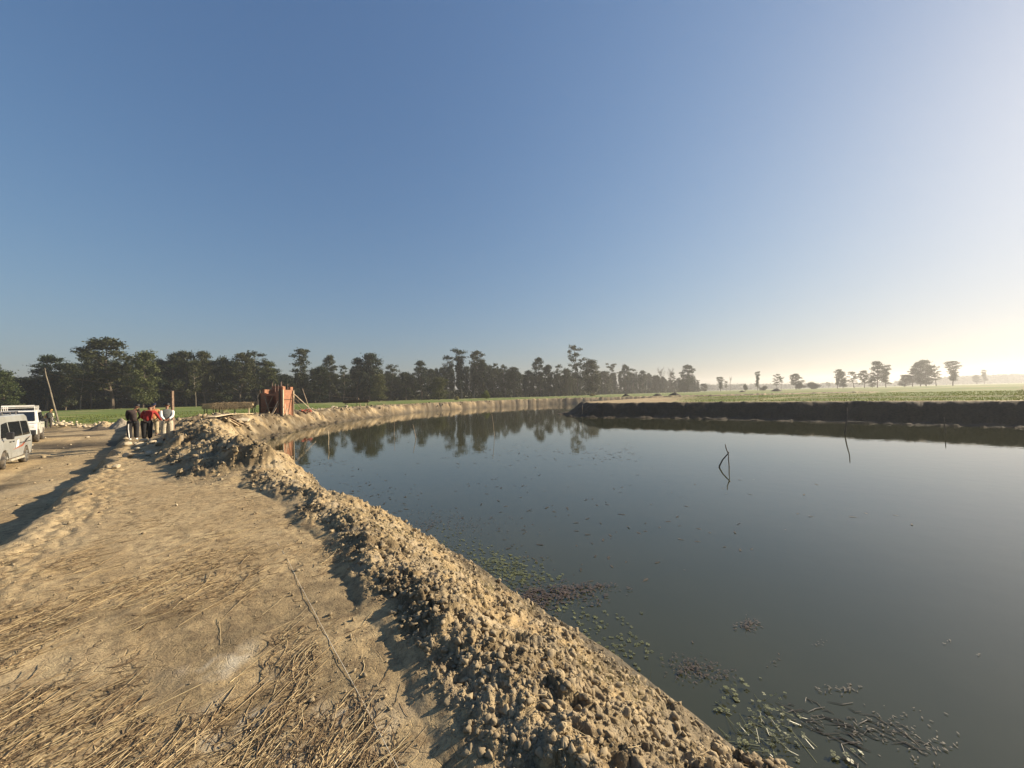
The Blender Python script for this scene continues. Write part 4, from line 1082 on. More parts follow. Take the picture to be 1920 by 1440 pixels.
# ------------------------------------------------------------------ sticks in the pond
GSt = 'sticks standing in the pond'
def wstick(pxs, D_, r_, label, name='stick', extra=None, mt='stick'):
    pts = [at(u, v, D_) for u, v in pxs]; pts[0] = Vector((pts[0].x, pts[0].y, WZ-.5)); b = pts[0]
    mb = MB().tube([q-b for q in pts], [r_*(1-.5*k/len(pts)) for k in range(len(pts))], 7)
    for e in (extra or []):
        mb.tube([at(u, v, D_+dy)-b for u, v, dy in e], [r_*.85]+[r_*.6]*(len(e)-2)+[r_*.4], 6)
    o = mb.build(name, M[mt], smooth=True); o.location = b; tag(o, label, 'stick', GSt); return o
D_ = P(1350, 876, WZ).y
wstick([(1347, 895), (1349, 874), (1355, 862), (1363, 853), (1367, 848)], D_, .028, 'forked dark branch rising from open water, with one bent arm', name='branch',
       extra=[[(1366, 850, 0), (1363, 845, 0), (1361, 839, .02), (1360, 833, .02)], [(1368, 886, .15), (1367, 872, .12), (1366, 862, .08), (1366, 851, 0)], [(1360, 886, .3), (1360, 879, .3), (1360, 872, .3)]])
wstick([(1584, 835), (1584, 816), (1586, 795), (1589, 780), (1588.5, 764)], P(1584, 816, WZ).y, .035, 'tall bent stick before the shaded bank, longest of the pond sticks')
wstick([(1774, 830), (1773, 811), (1771, 796), (1770, 782)], P(1773, 811, WZ).y, .03, 'dark stick close to the shaded bank, farther along than the tall bent one')
wstick([(781, 840), (780, 822), (777, 808), (774, 795)], P(780, 822, WZ).y, .022, 'thin crooked stick leaning toward the far bank, in the tree reflections', mt='wood')
wstick([(739, 830), (739, 816), (739.5, 801), (739, 787)], P(739, 816, WZ).y, .016, 'thin straight stick by the far bank, next to the crooked one', mt='wood')
wstick([(616, 850), (616, 834), (616.5, 820), (615, 806)], P(616, 834, WZ).y, .02, 'pale thin stick nearest the brick structure reflection', mt='palewood')
wstick([(927, 835), (927, 818), (925, 797), (922, 776)], P(927, 818, WZ).y, .018, 'slim pale stick in the middle of the double-peak reflection', mt='wood')
wstick([(1091, 790), (1091.5, 777), (1092, 767), (1092, 759)], 44.5, .03, 'short upright stick at the tip of the shaded bank', mt='wood')
q0 = P(556, 905, WZ+.05); pts = [P(u, v, z_) for u, v, z_ in ((548, 905, -.75), (562, 904, -.72), (580, 905, -.74), (594, 910, -.82), (608, 919, -.95))]
o = MB().tube([q-pts[0] for q in pts], [.02, .018, .016, .013, .01], 6).build('branch', M['palewood'], smooth=True); o.location = pts[0]; tag(o, 'curved pale branch reaching from the bank over the water', 'branch')
pts = [P(786, 1024, -.62), P(795, 1015, -.5), P(805, 1007, -.4)]
o = MB().tube([q-pts[0] for q in pts], [.012, .011, .008], 6).build('twig', M['palewood']); o.location = pts[0]; tag(o, 'short pale twig sticking up at the water edge', 'twig')

# ------------------------------------------------------------------ floating plants
M['pad'] = mat('pad_leaf', (0.125, 0.135, 0.055), .5, noise_scale=3, color2=(0.075, 0.085, 0.04))
M['reddish'] = mat('reddish_leaf', (0.085, 0.062, 0.048), .5, noise_scale=4, noise_amt=.5)
M['debris'] = mat('water_debris', (0.06, 0.05, 0.035), .6, noise_scale=4, noise_amt=.5)
def leafset(specs, mt, name, label, r_, lobes=4, up=.0, stems=False):
    vs = []; fs = []
    def add(v, f): b = len(vs); vs.extend(v); fs.extend([tuple(b+i for i in q) for q in f])
    for (u, v, su, sv, n, k) in specs:
        for _ in range(n):
            p = P(u+srng.gauss(0, su), v+srng.gauss(0, sv), WZ+.004); 
            if not inside(np.array([p.x]), np.array([p.y]), POLY)[0]: continue
            p.z += srng.uniform(0, up); a0 = srng.uniform(0, 6.28); R0 = r_*k*srng.uniform(.6, 1.3)
            tx, ty = srng.gauss(0, .12), srng.gauss(0, .12)
            if lobes == 1:
                ca, sa = math.cos(a0), math.sin(a0); L = R0*2.2; W = R0*.45
                q = [(-L, -W), (0, -W*1.5), (L, 0), (0, W*1.5), (-L, W)]
                add([(p.x+x*ca-y*sa, p.y+x*sa+y*ca, p.z+abs(x)*tx) for x, y in q], [(0, 1, 2, 3, 4)])
                continue
            for l in range(lobes):
                a = a0+l*2*math.pi/lobes; w_ = .62*math.pi/lobes*1.15; q = [(0, 0)]+[(R0*m_*math.cos(a+d_), R0*m_*math.sin(a+d_)) for d_, m_ in ((-w_, .8), (-w_*.5, 1), (0, .93), (w_*.5, 1), (w_, .8))]
                add([(p.x+x, p.y+y, p.z+.002*l+x*tx+y*ty) for x, y in q], [(0, 1, 2, 3, 4, 5)])
            if stems and srng.random() < .4:
                e = Vector((p.x+srng.gauss(0, .08), p.y+srng.gauss(0, .08), WZ+.003)); d_ = Vector((.002, .002, 0))
                add([p-d_, p+d_, e+d_, e-d_], [(0, 1, 2, 3)])
    me = bpy.data.meshes.new(name); me.from_pydata([tuple(q) for q in vs], [], fs); me.update()
    return tag(link(name, me, mt), label, 'water plant', kind='stuff')
leafset([(940, 1062, 34, 13, 220, 1), (985, 1085, 32, 14, 130, 1), (890, 1045, 35, 14, 110, .9), (830, 1015, 35, 13, 90, .9), (1060, 1150, 45, 22, 45, .9), (1130, 1190, 40, 22, 70, .8), (1190, 1225, 25, 16, 35, .8)], M['pad'], 'floating_pads', 'small yellow green floating pads beside the near bank', .024)
leafset([(1440, 1345, 30, 34, 48, .62), (1395, 1400, 32, 24, 34, .62), (1460, 1395, 28, 28, 34, .62), (1370, 1310, 18, 16, 16, .9), (1580, 1420, 14, 8, 6, 1)], M['pad'], 'clover_leaves', 'four-lobed green water clover leaves crowding the near shore', .022, up=.035, stems=True)
leafset([(1050, 1112, 42, 9, 420, 1), (1010, 1125, 20, 11, 160, 1), (1110, 1100, 26, 4, 90, .9), (1400, 1172, 11, 6, 90, .6), (1290, 1250, 24, 12, 130, .6), (870, 985, 60, 10, 150, .9), (790, 975, 40, 9, 110, .9), (1330, 1262, 20, 9, 60, .6)], M['reddish'], 'reddish_weed', 'brown reddish pondweed matted near the bank', .012, lobes=1, up=.02)
leafset([(900, 930, 160, 45, 70, 1.3), (1010, 850, 90, 14, 90, 1.7), (870, 838, 80, 14, 60, 1.7), (1150, 848, 26, 10, 70, 1.6), (1140, 980, 120, 50, 46, 1.2), (1430, 960, 180, 50, 24, 1.2), (690, 925, 60, 18, 80, 1.3), (560, 862, 40, 8, 90, 1.5), (1000, 1045, 70, 30, 26, .9), (620, 880, 60, 14, 40, 1.5)], M['debris'], 'floating_debris', 'dark floating leaf bits scattered over the open water', .021, lobes=1)
# long floating stems in the near water
vs = MB()
for k in range(60):
    t_ = srng.random(); u = 1480+t_*250+srng.gauss(0, 22); v = 1325+t_*75+srng.gauss(0, 14)
    if k > 44: u = 1590+srng.gauss(0, 8); v = 1400+srng.gauss(0, 22)
    p = P(u, v, WZ+.006); a = 2.55+srng.gauss(0, .45); L = srng.uniform(.03, .2)
    if not inside(np.array([p.x]), np.array([p.y]), POLY)[0]: continue
    d_ = Vector((math.cos(a), math.sin(a), 0)); n_ = Vector((-d_.y, d_.x, 0))*srng.gauss(0, .03)
    vs.tube([p-d_*L/2, p+n_, p+d_*L/2], [.0015, .0026, .001], 5)
tag(vs.build('floating_stems', M['reddish']), 'long thin floating stems drifting off the near shore', 'water plant', kind='stuff')
leafset([(1590, 1290, 14, 5, 26, .9), (1545, 1292, 12, 4, 12, .9), (1650, 1365, 45, 18, 90, .8), (1750, 1405, 30, 14, 40, .8), (1530, 1205, 10, 5, 9, .8), (1455, 1238, 7, 5, 9, .8), (1780, 1205, 5, 3, 6, .8), (1835, 1228, 4, 2, 4, .8), (1500, 1350, 40, 10, 30, .7)], M['debris'], 'floating_leaf_litter', 'little dark leaf litter floating off the near shore', .007, lobes=1, up=.01)

# ------------------------------------------------------------------ vehicles
M['vansilver'] = mat('van_paint', (0.42, 0.43, 0.41), .35, metal=.25, coat=.6, noise_scale=2.5, color2=(0.36, 0.36, 0.33))
M['carwhite'] = mat('white_paint', (0.70, 0.70, 0.67), .35, coat=.6, noise_scale=2.5, color2=(0.58, 0.56, 0.51))
M['glass'] = mat('car_glass', (0.012, 0.015, 0.018), .05, coat=1.0, noise_scale=1)
M['rubber'] = mat('rubber', (0.025, 0.023, 0.021), .85, noise_scale=8, color2=(0.11, 0.09, 0.065))
M['blackplastic'] = mat('black_plastic', (0.02, 0.02, 0.022), .55, noise_scale=5)
M['rim'] = mat('rim_metal', (0.42, 0.42, 0.40), .4, metal=.7, noise_scale=6)
M['lampglass'] = mat('lamp_glass', (0.75, 0.75, 0.72), .15, coat=1.0)
M['redlamp'] = mat('red_lamp', (0.35, 0.02, 0.015), .25, coat=1.0)
M['decalred'] = mat('decal_red', (0.34, 0.10, 0.06), .5)
M['decalwhite'] = mat('decal_white', (0.75, 0.74, 0.70), .5)
M['mud'] = mat('mud_trim', (0.40, 0.36, 0.28), .9, noise_scale=10, noise_amt=.4)
def car_body(name, root, mt, lower, cabin, hw, inset, zb, mats=None):
    """lower: xz outline with wheel arches, cabin: xz outline above the belt line (z >= zb), narrowing by inset at its top"""
    bm = bmesh.new()
    def extr(poly, yf):
        L_ = [bm.verts.new((x, yf(z), z)) for x, z in poly]; R_ = [bm.verts.new((x, -yf(z), z)) for x, z in poly]
        n = len(poly); bm.faces.new(L_); bm.faces.new(R_[::-1])
        for k in range(n): j_ = (k+1) % n; bm.faces.new((L_[j_], L_[k], R_[k], R_[j_]))
    extr(lower, lambda z: hw-.05*max(0, .45-z)/.3)
    zt = max(z for _, z in cabin)
    extr(cabin, lambda z: hw-.012-inset*max(0, z-zb)/(zt-zb))
    bmesh.ops.recalc_face_normals(bm, faces=bm.faces); bmesh.ops.triangulate(bm, faces=[f for f in bm.faces if len(f.verts) > 4])
    me = bpy.data.meshes.new(name); bm.to_mesh(me); bm.free()
    o = link(name, me, mt, root); b = o.modifiers.new('bevel', 'BEVEL'); b.width = .035; b.segments = 3; b.limit_method = 'ANGLE'; b.angle_limit = R(30)
    me.polygons.foreach_set('use_smooth', [True]*len(me.polygons)); w2_ = o.modifiers.new('wn', 'WEIGHTED_NORMAL'); w2_.keep_sharp = False
    return lambda z: hw-.012-inset*max(0, z-zb)/(zt-zb)
def arch(xc, r, z0_, n=10): return [(xc+r*math.cos(a), z0_+r*math.sin(a)) for a in np.linspace(0, math.pi, n)]
def panel(name, root, pts, yf, side, off, mt, th=.008, parent=None):
    mb = MB(); n = len(pts)
    v = [(x, side*(yf(z)+off), z) for x, z in pts]+[(x, side*(yf(z)+off-th), z) for x, z in pts]
    f = [tuple(range(n)), tuple(range(2*n-1, n-1, -1))]+[(k, k+n, (k+1) % n+n, (k+1) % n) for k in range(n)]
    mb.add(v, f); return mb.build(name, mt, parent or root)
def wheel(root, x, y, r, wd, steer=0):
    w_ = empty('wheel', (x, y, r), steer); w_.parent = root
    mb = MB(); n = 28; prof = [(-wd/2, r*.66), (-wd/2, r*.9), (-wd*.36, r), (wd*.36, r), (wd/2, r*.9), (wd/2, r*.66)]
    vs = [(q*math.cos(a), p_, q*math.sin(a)) for a in np.linspace(0, 2*math.pi, n, endpoint=False) for p_, q in prof]
    fs = [(i*6+k, i*6+(k+1) % 6, ((i+1) % n)*6+(k+1) % 6, ((i+1) % n)*6+k) for i in range(n) for k in range(6)]
    mb.add(vs, fs).build('tyre', M['rubber'], w_, smooth=True)
    rb = MB(); sd_ = 1 if y > 0 else -1
    rb.tube([(0, -wd*.3, 0), (0, wd*.3, 0)], r*.655, 24)
    for k in range(6):
        a = k*math.pi/3; rb.beam((0, sd_*wd*.33, 0), (r*.6*math.cos(a), sd_*wd*.36, r*.6*math.sin(a)), .05, .03)
    rb.tube([(0, sd_*wd*.3, 0), (0, sd_*wd*.44, 0)], r*.17, 12)
    rb.build('rim', M['rim'], w_)
f_ = P(4, 882, -.38); r_ = P(45, 867.5, -.38); hd = (f_-r_); WB = hd.length; hd.normalize(); lf = Vector((-hd.y, hd.x, 0))
c_ = (f_+r_)/2-lf*.68
van = empty('minivan', (c_.x, c_.y, -.37), math.atan2(hd.y, hd.x), 'silver grey minivan with a red and white side sticker, parked at the picture edge', 'van', 'vehicles parked on the dirt road')
WB = min(max(WB, 2.2), 2.7); fa, ra = WB/2, -WB/2
lower = [(fa+.62, .30)]+[(fa+.70, .62), (fa+.66, 1.0), (ra-.62, 1.02), (ra-.66, .55), (ra-.62, .32)]+arch(ra, .35, .30)[::-1]+arch(fa, .35, .30)[::-1]
cabin = [(fa+.60, .96), (fa+.60, 1.03), (fa+.16, 1.72), (fa+.0, 1.80), (ra-.30, 1.83), (ra-.50, 1.76), (ra-.60, 1.05), (ra-.60, .96)]
yf = car_body('body', van, M['vansilver'], lower, cabin, .74, .13, 1.0)
xs = [fa+.28, fa-.55, fa-.62, ra+.42, ra+.34, ra-.46]
for sd_ in (1, -1):
    panel('window', van, [(xs[0], 1.07), (xs[0]-.24, 1.52), (xs[1]+.04, 1.58), (xs[1], 1.05)], yf, sd_, .006, M['glass'])
    panel('window', van, [(xs[2], 1.05), (xs[2], 1.58), (xs[3], 1.58), (xs[3], 1.05)], yf, sd_, .006, M['glass'])
    panel('window', van, [(xs[4], 1.05), (xs[4], 1.58), (xs[5]+.08, 1.57), (xs[5], 1.06)], yf, sd_, .006, M['glass'])
    yl = lambda z: .74
    d1 = panel('door', van, [(xs[0]+.12, .99), (xs[1]-.02, .99), (xs[1]-.02, .34), (fa-.37, .34), (fa-.22, .62), (xs[0]+.02, .72)], yl, sd_, .004, M['vansilver'])
    d2 = panel('door', van, [(xs[1]-.05, .99), (xs[3]-.02, .99), (xs[3]-.02, .36), (xs[1]-.05, .34)], yl, sd_, .006, M['vansilver'])
    for dx_, dd_ in ((xs[1]+.12, d1), (xs[2]-.10, d2)): MB().box((dx_, sd_*.757, .90), (.06, .012, .018)).build('handle', M['blackplastic'], dd_)
    MB().box((ra+.2, sd_*.752, .80), (.62, .006, .012)).build('slide_rail', M['blackplastic'], van)
    MB().beam((fa-.4, sd_*.76, .27), (ra+.4, sd_*.76, .27), .05, .07).build('sill', M['mud'], van)
    m_ = MB().beam((fa+.22, sd_*.70, 1.08), (fa+.24, sd_*.84, 1.12), .03).build('mirror_arm', M['blackplastic'], van)
    MB().box((fa+.24, sd_*.90, 1.14), (.045, .085, .12)).build('mirror', M['blackplastic'], van, bevel=.03)
# sticker on the near flank
st_ = panel('side_sticker', van, [(xs[2]-.05, .60), (xs[3]+.1, .66), (xs[3]-.3, .86), (xs[3]-.75, 1.0), (xs[3]-.25, .80), (xs[3]+.2, .72)], lambda z: .74, 1, .016, M['decalred'], .004)
panel('sticker_white', van, [(xs[2]-.32, .66), (xs[2]-.42, .90), (xs[2]-.66, .94), (xs[2]-.62, .70)], lambda z: .74, 1, .021, M['decalwhite'], .003, st_)
panel('sticker_black', van, [(xs[3]+.02, .74), (xs[3]-.35, .85), (xs[3]-.72, .97), (xs[3]-.30, .90)], lambda z: .74, 1, .021, M['blackplastic'], .003, st_)
MB().add([(fa+.615, -.60, 1.08), (fa+.615, .60, 1.08), (fa+.205, .54, 1.68), (fa+.205, -.54, 1.68)], [(0, 1, 2, 3)]).build('windscreen', M['glass'], van)
MB().box((fa+.70, 0, .42), (.06, .72, .11)).build('bumper', M['blackplastic'], van, bevel=.03)
MB().box((ra-.66, 0, .42), (.06, .72, .11)).build('bumper', M['blackplastic'], van, bevel=.03)
MB().add([(ra-.612, -.56, 1.10), (ra-.612, .56, 1.10), (ra-.535, .52, 1.62), (ra-.535, -.52, 1.62)], [(3, 2, 1, 0)]).build('rear_window', M['glass'], van)
for sd_ in (1, -1):
    MB().box((fa+.695, sd_*.52, .74), (.015, .14, .08)).build('headlight', M['lampglass'], van, bevel=.02)
    MB().box((ra-.645, sd_*.64, .80), (.02, .06, .14)).build('tail_light', M['redlamp'], van, bevel=.015)
rk = MB()
for y_ in (-.45, .45): rk.tube([(fa-.15, y_, 1.91), (ra-.25, y_, 1.93)], .018, 6)
for x_ in (fa-.3, fa-.9, ra+.5, ra-.1):
    rk.tube([(x_, -.5, 1.92), (x_, .5, 1.92)], .018, 6)
    for y_ in (-.45, .45): rk.tube([(x_, y_, 1.80), (x_, y_, 1.92)], .015, 6)
rk.build('roof_rack', M['steel'], van)
for x_, st2 in ((fa, .18), (ra, 0)):
    for sd_ in (1, -1): wheel(van, x_, sd_*.66, .30, .17, st2)

W_ = P(66, 829.5, -.40); hd = Vector((.73, -.683, 0)).normalized(); lf = Vector((-hd.y, hd.x, 0)); c_ = W_-hd*1.32-lf*.74
suv = empty('offroad_car', (c_.x, c_.y, -.39), math.atan2(hd.y, hd.x), 'white off-road car with a long roof rack and black bumper, half hidden by the minivan', 'car', 'vehicles parked on the dirt road')
lower = [(2.12, .50), (2.16, .78), (2.08, 1.12), (.95, 1.20), (-2.15, 1.20), (-2.2, .7), (-2.15, .48)]+arch(-1.32, .44, .46)[::-1]+arch(1.32, .44, .46)[::-1]
cabin = [(1.02, 1.14), (.98, 1.22), (.30, 1.84), (.1, 1.90), (-1.9, 1.92), (-2.1, 1.80), (-2.15, 1.2), (-2.15, 1.14)]
yf = car_body('body', suv, M['carwhite'], lower, cabin, .86, .14, 1.18)
MB().add([(.96, -.70, 1.26), (.96, .70, 1.26), (.33, .63, 1.81), (.33, -.63, 1.81)], [(0, 1, 2, 3)]).build('windscreen', M['glass'], suv).location = (.012, 0, .012)
for sd_ in (1, -1):
    panel('window', suv, [(.72, 1.26), (.22, 1.74), (-.38, 1.78), (-.38, 1.26)], yf, sd_, .006, M['glass'])
    panel('window', suv, [(-.48, 1.26), (-.48, 1.78), (-1.2, 1.79), (-1.3, 1.26)], yf, sd_, .006, M['glass'])
    panel('window', suv, [(-1.4, 1.27), (-1.32, 1.79), (-1.95, 1.77), (-2.02, 1.27)], yf, sd_, .006, M['glass'])
    dr = panel('door', suv, [(.80, 1.17), (-.42, 1.17), (-.42, .52), (.80, .52)], lambda z: .86, sd_, .004, M['carwhite']); MB().box((-.28, sd_*.878, 1.05), (.07, .012, .02)).build('handle', M['blackplastic'], dr)
    dr = panel('door', suv, [(-.46, 1.17), (-1.35, 1.17), (-1.0, .80), (-.85, .52), (-.46, .52)], lambda z: .86, sd_, .004, M['carwhite']); MB().box((-1.15, sd_*.878, 1.05), (.07, .012, .02)).build('handle', M['blackplastic'], dr)
    MB().box((.78, sd_*1.02, 1.30), (.05, .11, .09)).build('mirror', M['blackplastic'], suv, bevel=.03); MB().beam((.8, sd_*.84, 1.22), (.79, sd_*.95, 1.27), .04).build('mirror_arm', M['blackplastic'], suv)
    MB().box((2.115, sd_*.64, .98), (.03, .15, .085)).build('headlight', M['lampglass'], suv, bevel=.02)
    MB().box((-2.19, sd_*.76, .95), (.02, .06, .16)).build('tail_light', M['redlamp'], suv, bevel=.01)
    for x_ in (1.32, -1.32): wheel(suv, x_, sd_*.76, .40, .25)
g_ = MB().box((2.13, 0, .96), (.02, .40, .10)); 
for k in range(4): g_.box((2.155, 0, .89+.05*k), (.008, .38, .01))
g_.build('grille', M['blackplastic'], suv)
MB().box((2.22, 0, .62), (.10, .84, .15)).build('bumper', M['blackplastic'], suv, bevel=.04)
MB().box((-2.25, 0, .6), (.07, .82, .12)).build('bumper', M['blackplastic'], suv, bevel=.04)
MB().box((2.325, 0, .62), (.006, .22, .05)).build('number_plate', M['decalwhite'], suv)
rk = MB()
for y_ in (-.62, .62):
    rk.beam((.25, y_, 2.06), (-2.0, y_, 2.08), .05, .05); rk.beam((.25, y_, 2.17), (-2.0, y_, 2.19), .03, .03)
    for x_ in (.2, -.55, -1.3, -1.95): rk.beam((x_, y_, 1.86), (x_, y_, 2.18), .03)
for x_ in (.25, -.3, -.85, -1.4, -1.98): rk.beam((x_, -.62, 2.07), (x_, .62, 2.07), .03)
rk.beam((.27, -.62, 2.18), (.27, .62, 2.18), .07, .10)
rk.build('roof_rack', M['carwhite'], suv)

# motorcycle
q = P(84, 803.5, -.34); mo = empty('motorcycle', (q.x, q.y, ground_z(q.x, q.y)), R(25), 'dark motorcycle standing by the rubble, beside the person with the yellow headwear', 'motorcycle')
for x_ in (-.62, .62):
    w_ = empty('wheel', (x_, 0, .30)); w_.parent = mo
    pts = [(.27*math.cos(a), 0, .27*math.sin(a)) for a in np.linspace(0, 2*math.pi, 25)]
    MB().tube(pts, .045, 8, cap=False).build('tyre', M['rubber'], w_, smooth=True)
    sp = MB().tube([(0, -.05, 0), (0, .05, 0)], .05, 10)
    for k in range(10): a = k*math.pi/5; sp.tube([(0, 0, 0), (.25*math.cos(a), 0, .25*math.sin(a))], .006, 4)
    sp.build('spokes', M['rim'], w_)
MB().tube([(.40, 0, .85), (.15, 0, .62), (-.1, 0, .38), (-.62, 0, .30)], .03, 6).tube([(.15, 0, .72), (-.55, 0, .72), (-.62, 0, .3)], .025, 6).build('frame', M['blackplastic'], mo)
MB().tube([(.62, -.07, .30), (.42, -.07, .92)], .025, 6).tube([(.62, .07, .30), (.42, .07, .92)], .025, 6).build('fork', M['steel'], mo)
MB().tube([(.34, -.36, 1.02), (.44, -.12, .98), (.44, .12, .98), (.34, .36, 1.02)], .016, 6).build('handlebar', M['blackplastic'], mo)
MB().tube([(.34, 0, .80), (.22, 0, .84), (0, 0, .82), (-.1, 0, .78)], [.07, .14, .13, .07], 10).build('fuel_tank', M['decalred'], mo, smooth=True)
MB().tube([(-.05, 0, .80), (-.3, 0, .80), (-.65, 0, .84)], [.08, .12, .08], 8).build('seat', M['blackplastic'], mo, smooth=True)
MB().box((.05, 0, .42), (.17, .12, .14)).tube([(.05, .14, .35), (-.2, .16, .28), (-.75, .17, .34)], .04, 8).build('engine', M['steel'], mo, bevel=.02)
MB().tube([(.44, 0, .88), (.55, 0, .88)], [.09, .07], 12).build('headlight', M['lampglass'], mo)

# ------------------------------------------------------------------ people
def skin_mesh(name, verts, edges, radii, root=0, sub=1):
    me = bpy.data.meshes.new(name+'_cage'); me.from_pydata(verts, edges, []); me.update()
    o = bpy.data.objects.new(name+'_cage', me); col.objects.link(o)
    sk = o.modifiers.new('skin', 'SKIN'); sk.branch_smoothing = .5; sk.use_smooth_shade = True
    if not me.skin_vertices: me.skin_vertices.new()
    for i_, r_ in enumerate(radii):
        sv = me.skin_vertices[0].data[i_]; sv.radius = (r_, r_) if not isinstance(r_, tuple) else r_; sv.use_root = (i_ == root)
    if sub: ss = o.modifiers.new('sub', 'SUBSURF'); ss.levels = sub; ss.render_levels = sub
    dg = bpy.context.evaluated_depsgraph_get(); dg.update()
    out = bpy.data.meshes.new_from_object(o.evaluated_get(dg)); out.name = name
    bpy.data.objects.remove(o); bpy.data.meshes.remove(me)
    out.materials.clear()
    out.polygons.foreach_set('use_smooth', [True]*len(out.polygons)); return out
class Sk:
    def __init__(s): s.v = []; s.e = []; s.r = []
    def p(s, co, r, par=None):
        s.v.append(tuple(co)); s.r.append(r)
        if par is not None: s.e.append((par, len(s.v)-1))
        return len(s.v)-1
    def chain(s, pts, par=None):
        for co, r in pts: par = s.p(co, r, par)
        return par
M['skin'] = mat('skin', (0.24, 0.12, 0.07), .6, noise_scale=20, noise_amt=.15)
M['hair'] = mat('hair', (0.012, 0.010, 0.009), .6, noise_scale=40)
def cloth(name, c, c2=None, sc_=14): return mat(name, c, .9, noise_scale=sc_, color2=c2 or tuple(q*.65 for q in c), bump=.5, bscale=25)
def person(u, v, z, label, J, clothes, headwear=None, D=None):
    """J: joints in metres, x right / y away / z up as seen from the camera side; 'l' and 'r' are picture left and right"""
    q = P(u, v, z); rz = math.atan2(-q.x, q.y); zz = ground_z(q.x, q.y, True)
    root = empty('person', (q.x, q.y, zz), rz, label, 'person', None)
    V = lambda k: Vector(J[k])
    s_ = Sk(); pel = s_.p(V('pelvis'), .09); bel = s_.p(V('pelvis').lerp(V('chest'), .5), .08, pel); ch = s_.p(V('chest'), .095, bel)
    nk = s_.p(V('neck'), .055, ch); hdir = (V('head')-V('neck')).normalized()
    h0 = s_.p(V('head')-hdir*.07, .068, nk); h1 = s_.p(V('head'), .085, h0); h2 = s_.p(V('head')+hdir*.07, .075, h1)
    face = V('face').normalized(); sidev = face.cross(hdir).normalized()
    s_.p(V('head')+face*.105-hdir*.005, .014, h1)
    for sg in (1, -1): s_.p(V('head')+sidev*sg*.098, .014, h1)
    s_.p(V('head')+face*.075-hdir*.08, .03, h0)
    for sd_ in 'lr':
        sh = s_.p(V('sh'+sd_), .06, ch); el = s_.p(V('el'+sd_), .045, sh); mid = s_.p(V('el'+sd_).lerp(V('wr'+sd_), .55), .038, el); wr = s_.p(V('wr'+sd_), .027, mid)
        fd_ = Vector(J.get('hd'+sd_, (V('wr'+sd_)-V('el'+sd_)).normalized())).normalized(); pm = s_.p(V('wr'+sd_)+fd_*.055, .030, wr)
        a_ = fd_.orthogonal().normalized(); b_ = fd_.cross(a_)
        for k, (o_, L_) in enumerate(((-.03, .070), (-.011, .082), (.010, .078), (.029, .062))):
            f1_ = s_.p(V('wr'+sd_)+fd_*.095+a_*o_, .0095, pm); f2_ = s_.p(V('wr'+sd_)+fd_*(.095+L_*.5)+a_*o_*1.1+b_*.012, .009, f1_); s_.p(V('wr'+sd_)+fd_*(.095+L_*.85)+a_*o_*1.1+b_*.035, .008, f2_)
        t1_ = s_.p(V('wr'+sd_)+fd_*.05-a_*.05, .010, pm); s_.p(V('wr'+sd_)+fd_*.09-a_*.065+b_*.01, .009, t1_)
        hp = s_.p(V('hip'+sd_), .085, pel); kn = s_.p(V('kn'+sd_), .055, hp); an = s_.p(V('an'+sd_), .04, kn); s_.p(V('an'+sd_)+Vector(J.get('toe', (0, .14, 0)))*1.0+Vector((0, 0, -.05)), .03, an)
    body = link('body', skin_mesh('body', s_.v, s_.e, s_.r), M['skin'], root)
    # upper garment
    c = clothes; k_ = c.get('bulk', 1.0); t_ = Sk()
    pe = t_.p(V('pelvis')+Vector((0, 0, -.14)), (.185*k_, .150*k_)); be = t_.p(V('pelvis').lerp(V('chest'), .5), (.178*k_, .14*k_), pe); ch = t_.p(V('chest'), (.172*k_, .135*k_), be); t_.p(V('neck')-(V('neck')-V('chest'))*.15, (.07, .07), ch)
    sl = Sk() if 'sleeve' in c else t_
    for sd_ in 'lr':
        if sl is t_:
            sh = t_.p(V('sh'+sd_), .082*k_, ch); el = t_.p(V('el'+sd_), .066*k_, sh); t_.p(V('el'+sd_).lerp(V('wr'+sd_), .9), .048*k_, el)
        else:
            t_.p(V('sh'+sd_)+Vector((0, 0, .01)), .085*k_, ch)
            s2_ = Sk(); a_ = s2_.p(V('sh'+sd_)+Vector((0, 0, .005)), .088); b_ = s2_.p(V('el'+sd_), .058, a_); s2_.p(V('el'+sd_).lerp(V('wr'+sd_), .92), .042, b_)
            link('sleeve', skin_mesh('sleeve', s2_.v, s2_.e, s2_.r), c['sleeve'], root)
    link(c.get('topname', 'jacket'), skin_mesh('jacket', t_.v, t_.e, t_.r), c['top'], root)
    g_ = Sk(); pe = g_.p(V('pelvis')+Vector((0, 0, .07)), (.16, .13)); lw = c.get('leg', 1.0)
    for sd_ in 'lr':
        hp = g_.p(V('hip'+sd_)+Vector((0, 0, -.05)), .125*lw, pe); kn = g_.p(V('kn'+sd_), .095*lw, hp); g_.p(V('an'+sd_)+Vector((0, 0, .0)), .084*lw, kn)
    tr_ = link('trousers', skin_mesh('trousers', g_.v, g_.e, g_.r), c['trousers'], root)
    if 'stripe' in c:
        for sd_ in 'l':
            a_ = V('hip'+sd_)+Vector((-.045, -.098, -.12)); b_ = V('kn'+sd_)+Vector((-.03, -.092, 0)); e_ = V('an'+sd_)+Vector((-.02, -.085, .04))
            MB().beam(a_+Vector((0, -.02, 0)), b_+Vector((0, -.02, 0)), .035, .02).beam(b_+Vector((0, -.02, 0)), e_+Vector((0, -.02, 0)), .035, .02).build('stripe', c['stripe'], tr_)
    for sd_ in 'lr':
        an = V('an'+sd_); toe = Vector(J.get('toe', (0, .14, 0))); f_ = Sk(); f_.chain([(an-toe*.35+Vector((0, 0, -.035)), .045), (an+toe*.5+Vector((0, 0, -.04)), .046), (an+toe*1.15+Vector((0, 0, -.05)), .034)])
        link('shoe', skin_mesh('shoe', f_.v, f_.e, f_.r), c['shoe'], root)
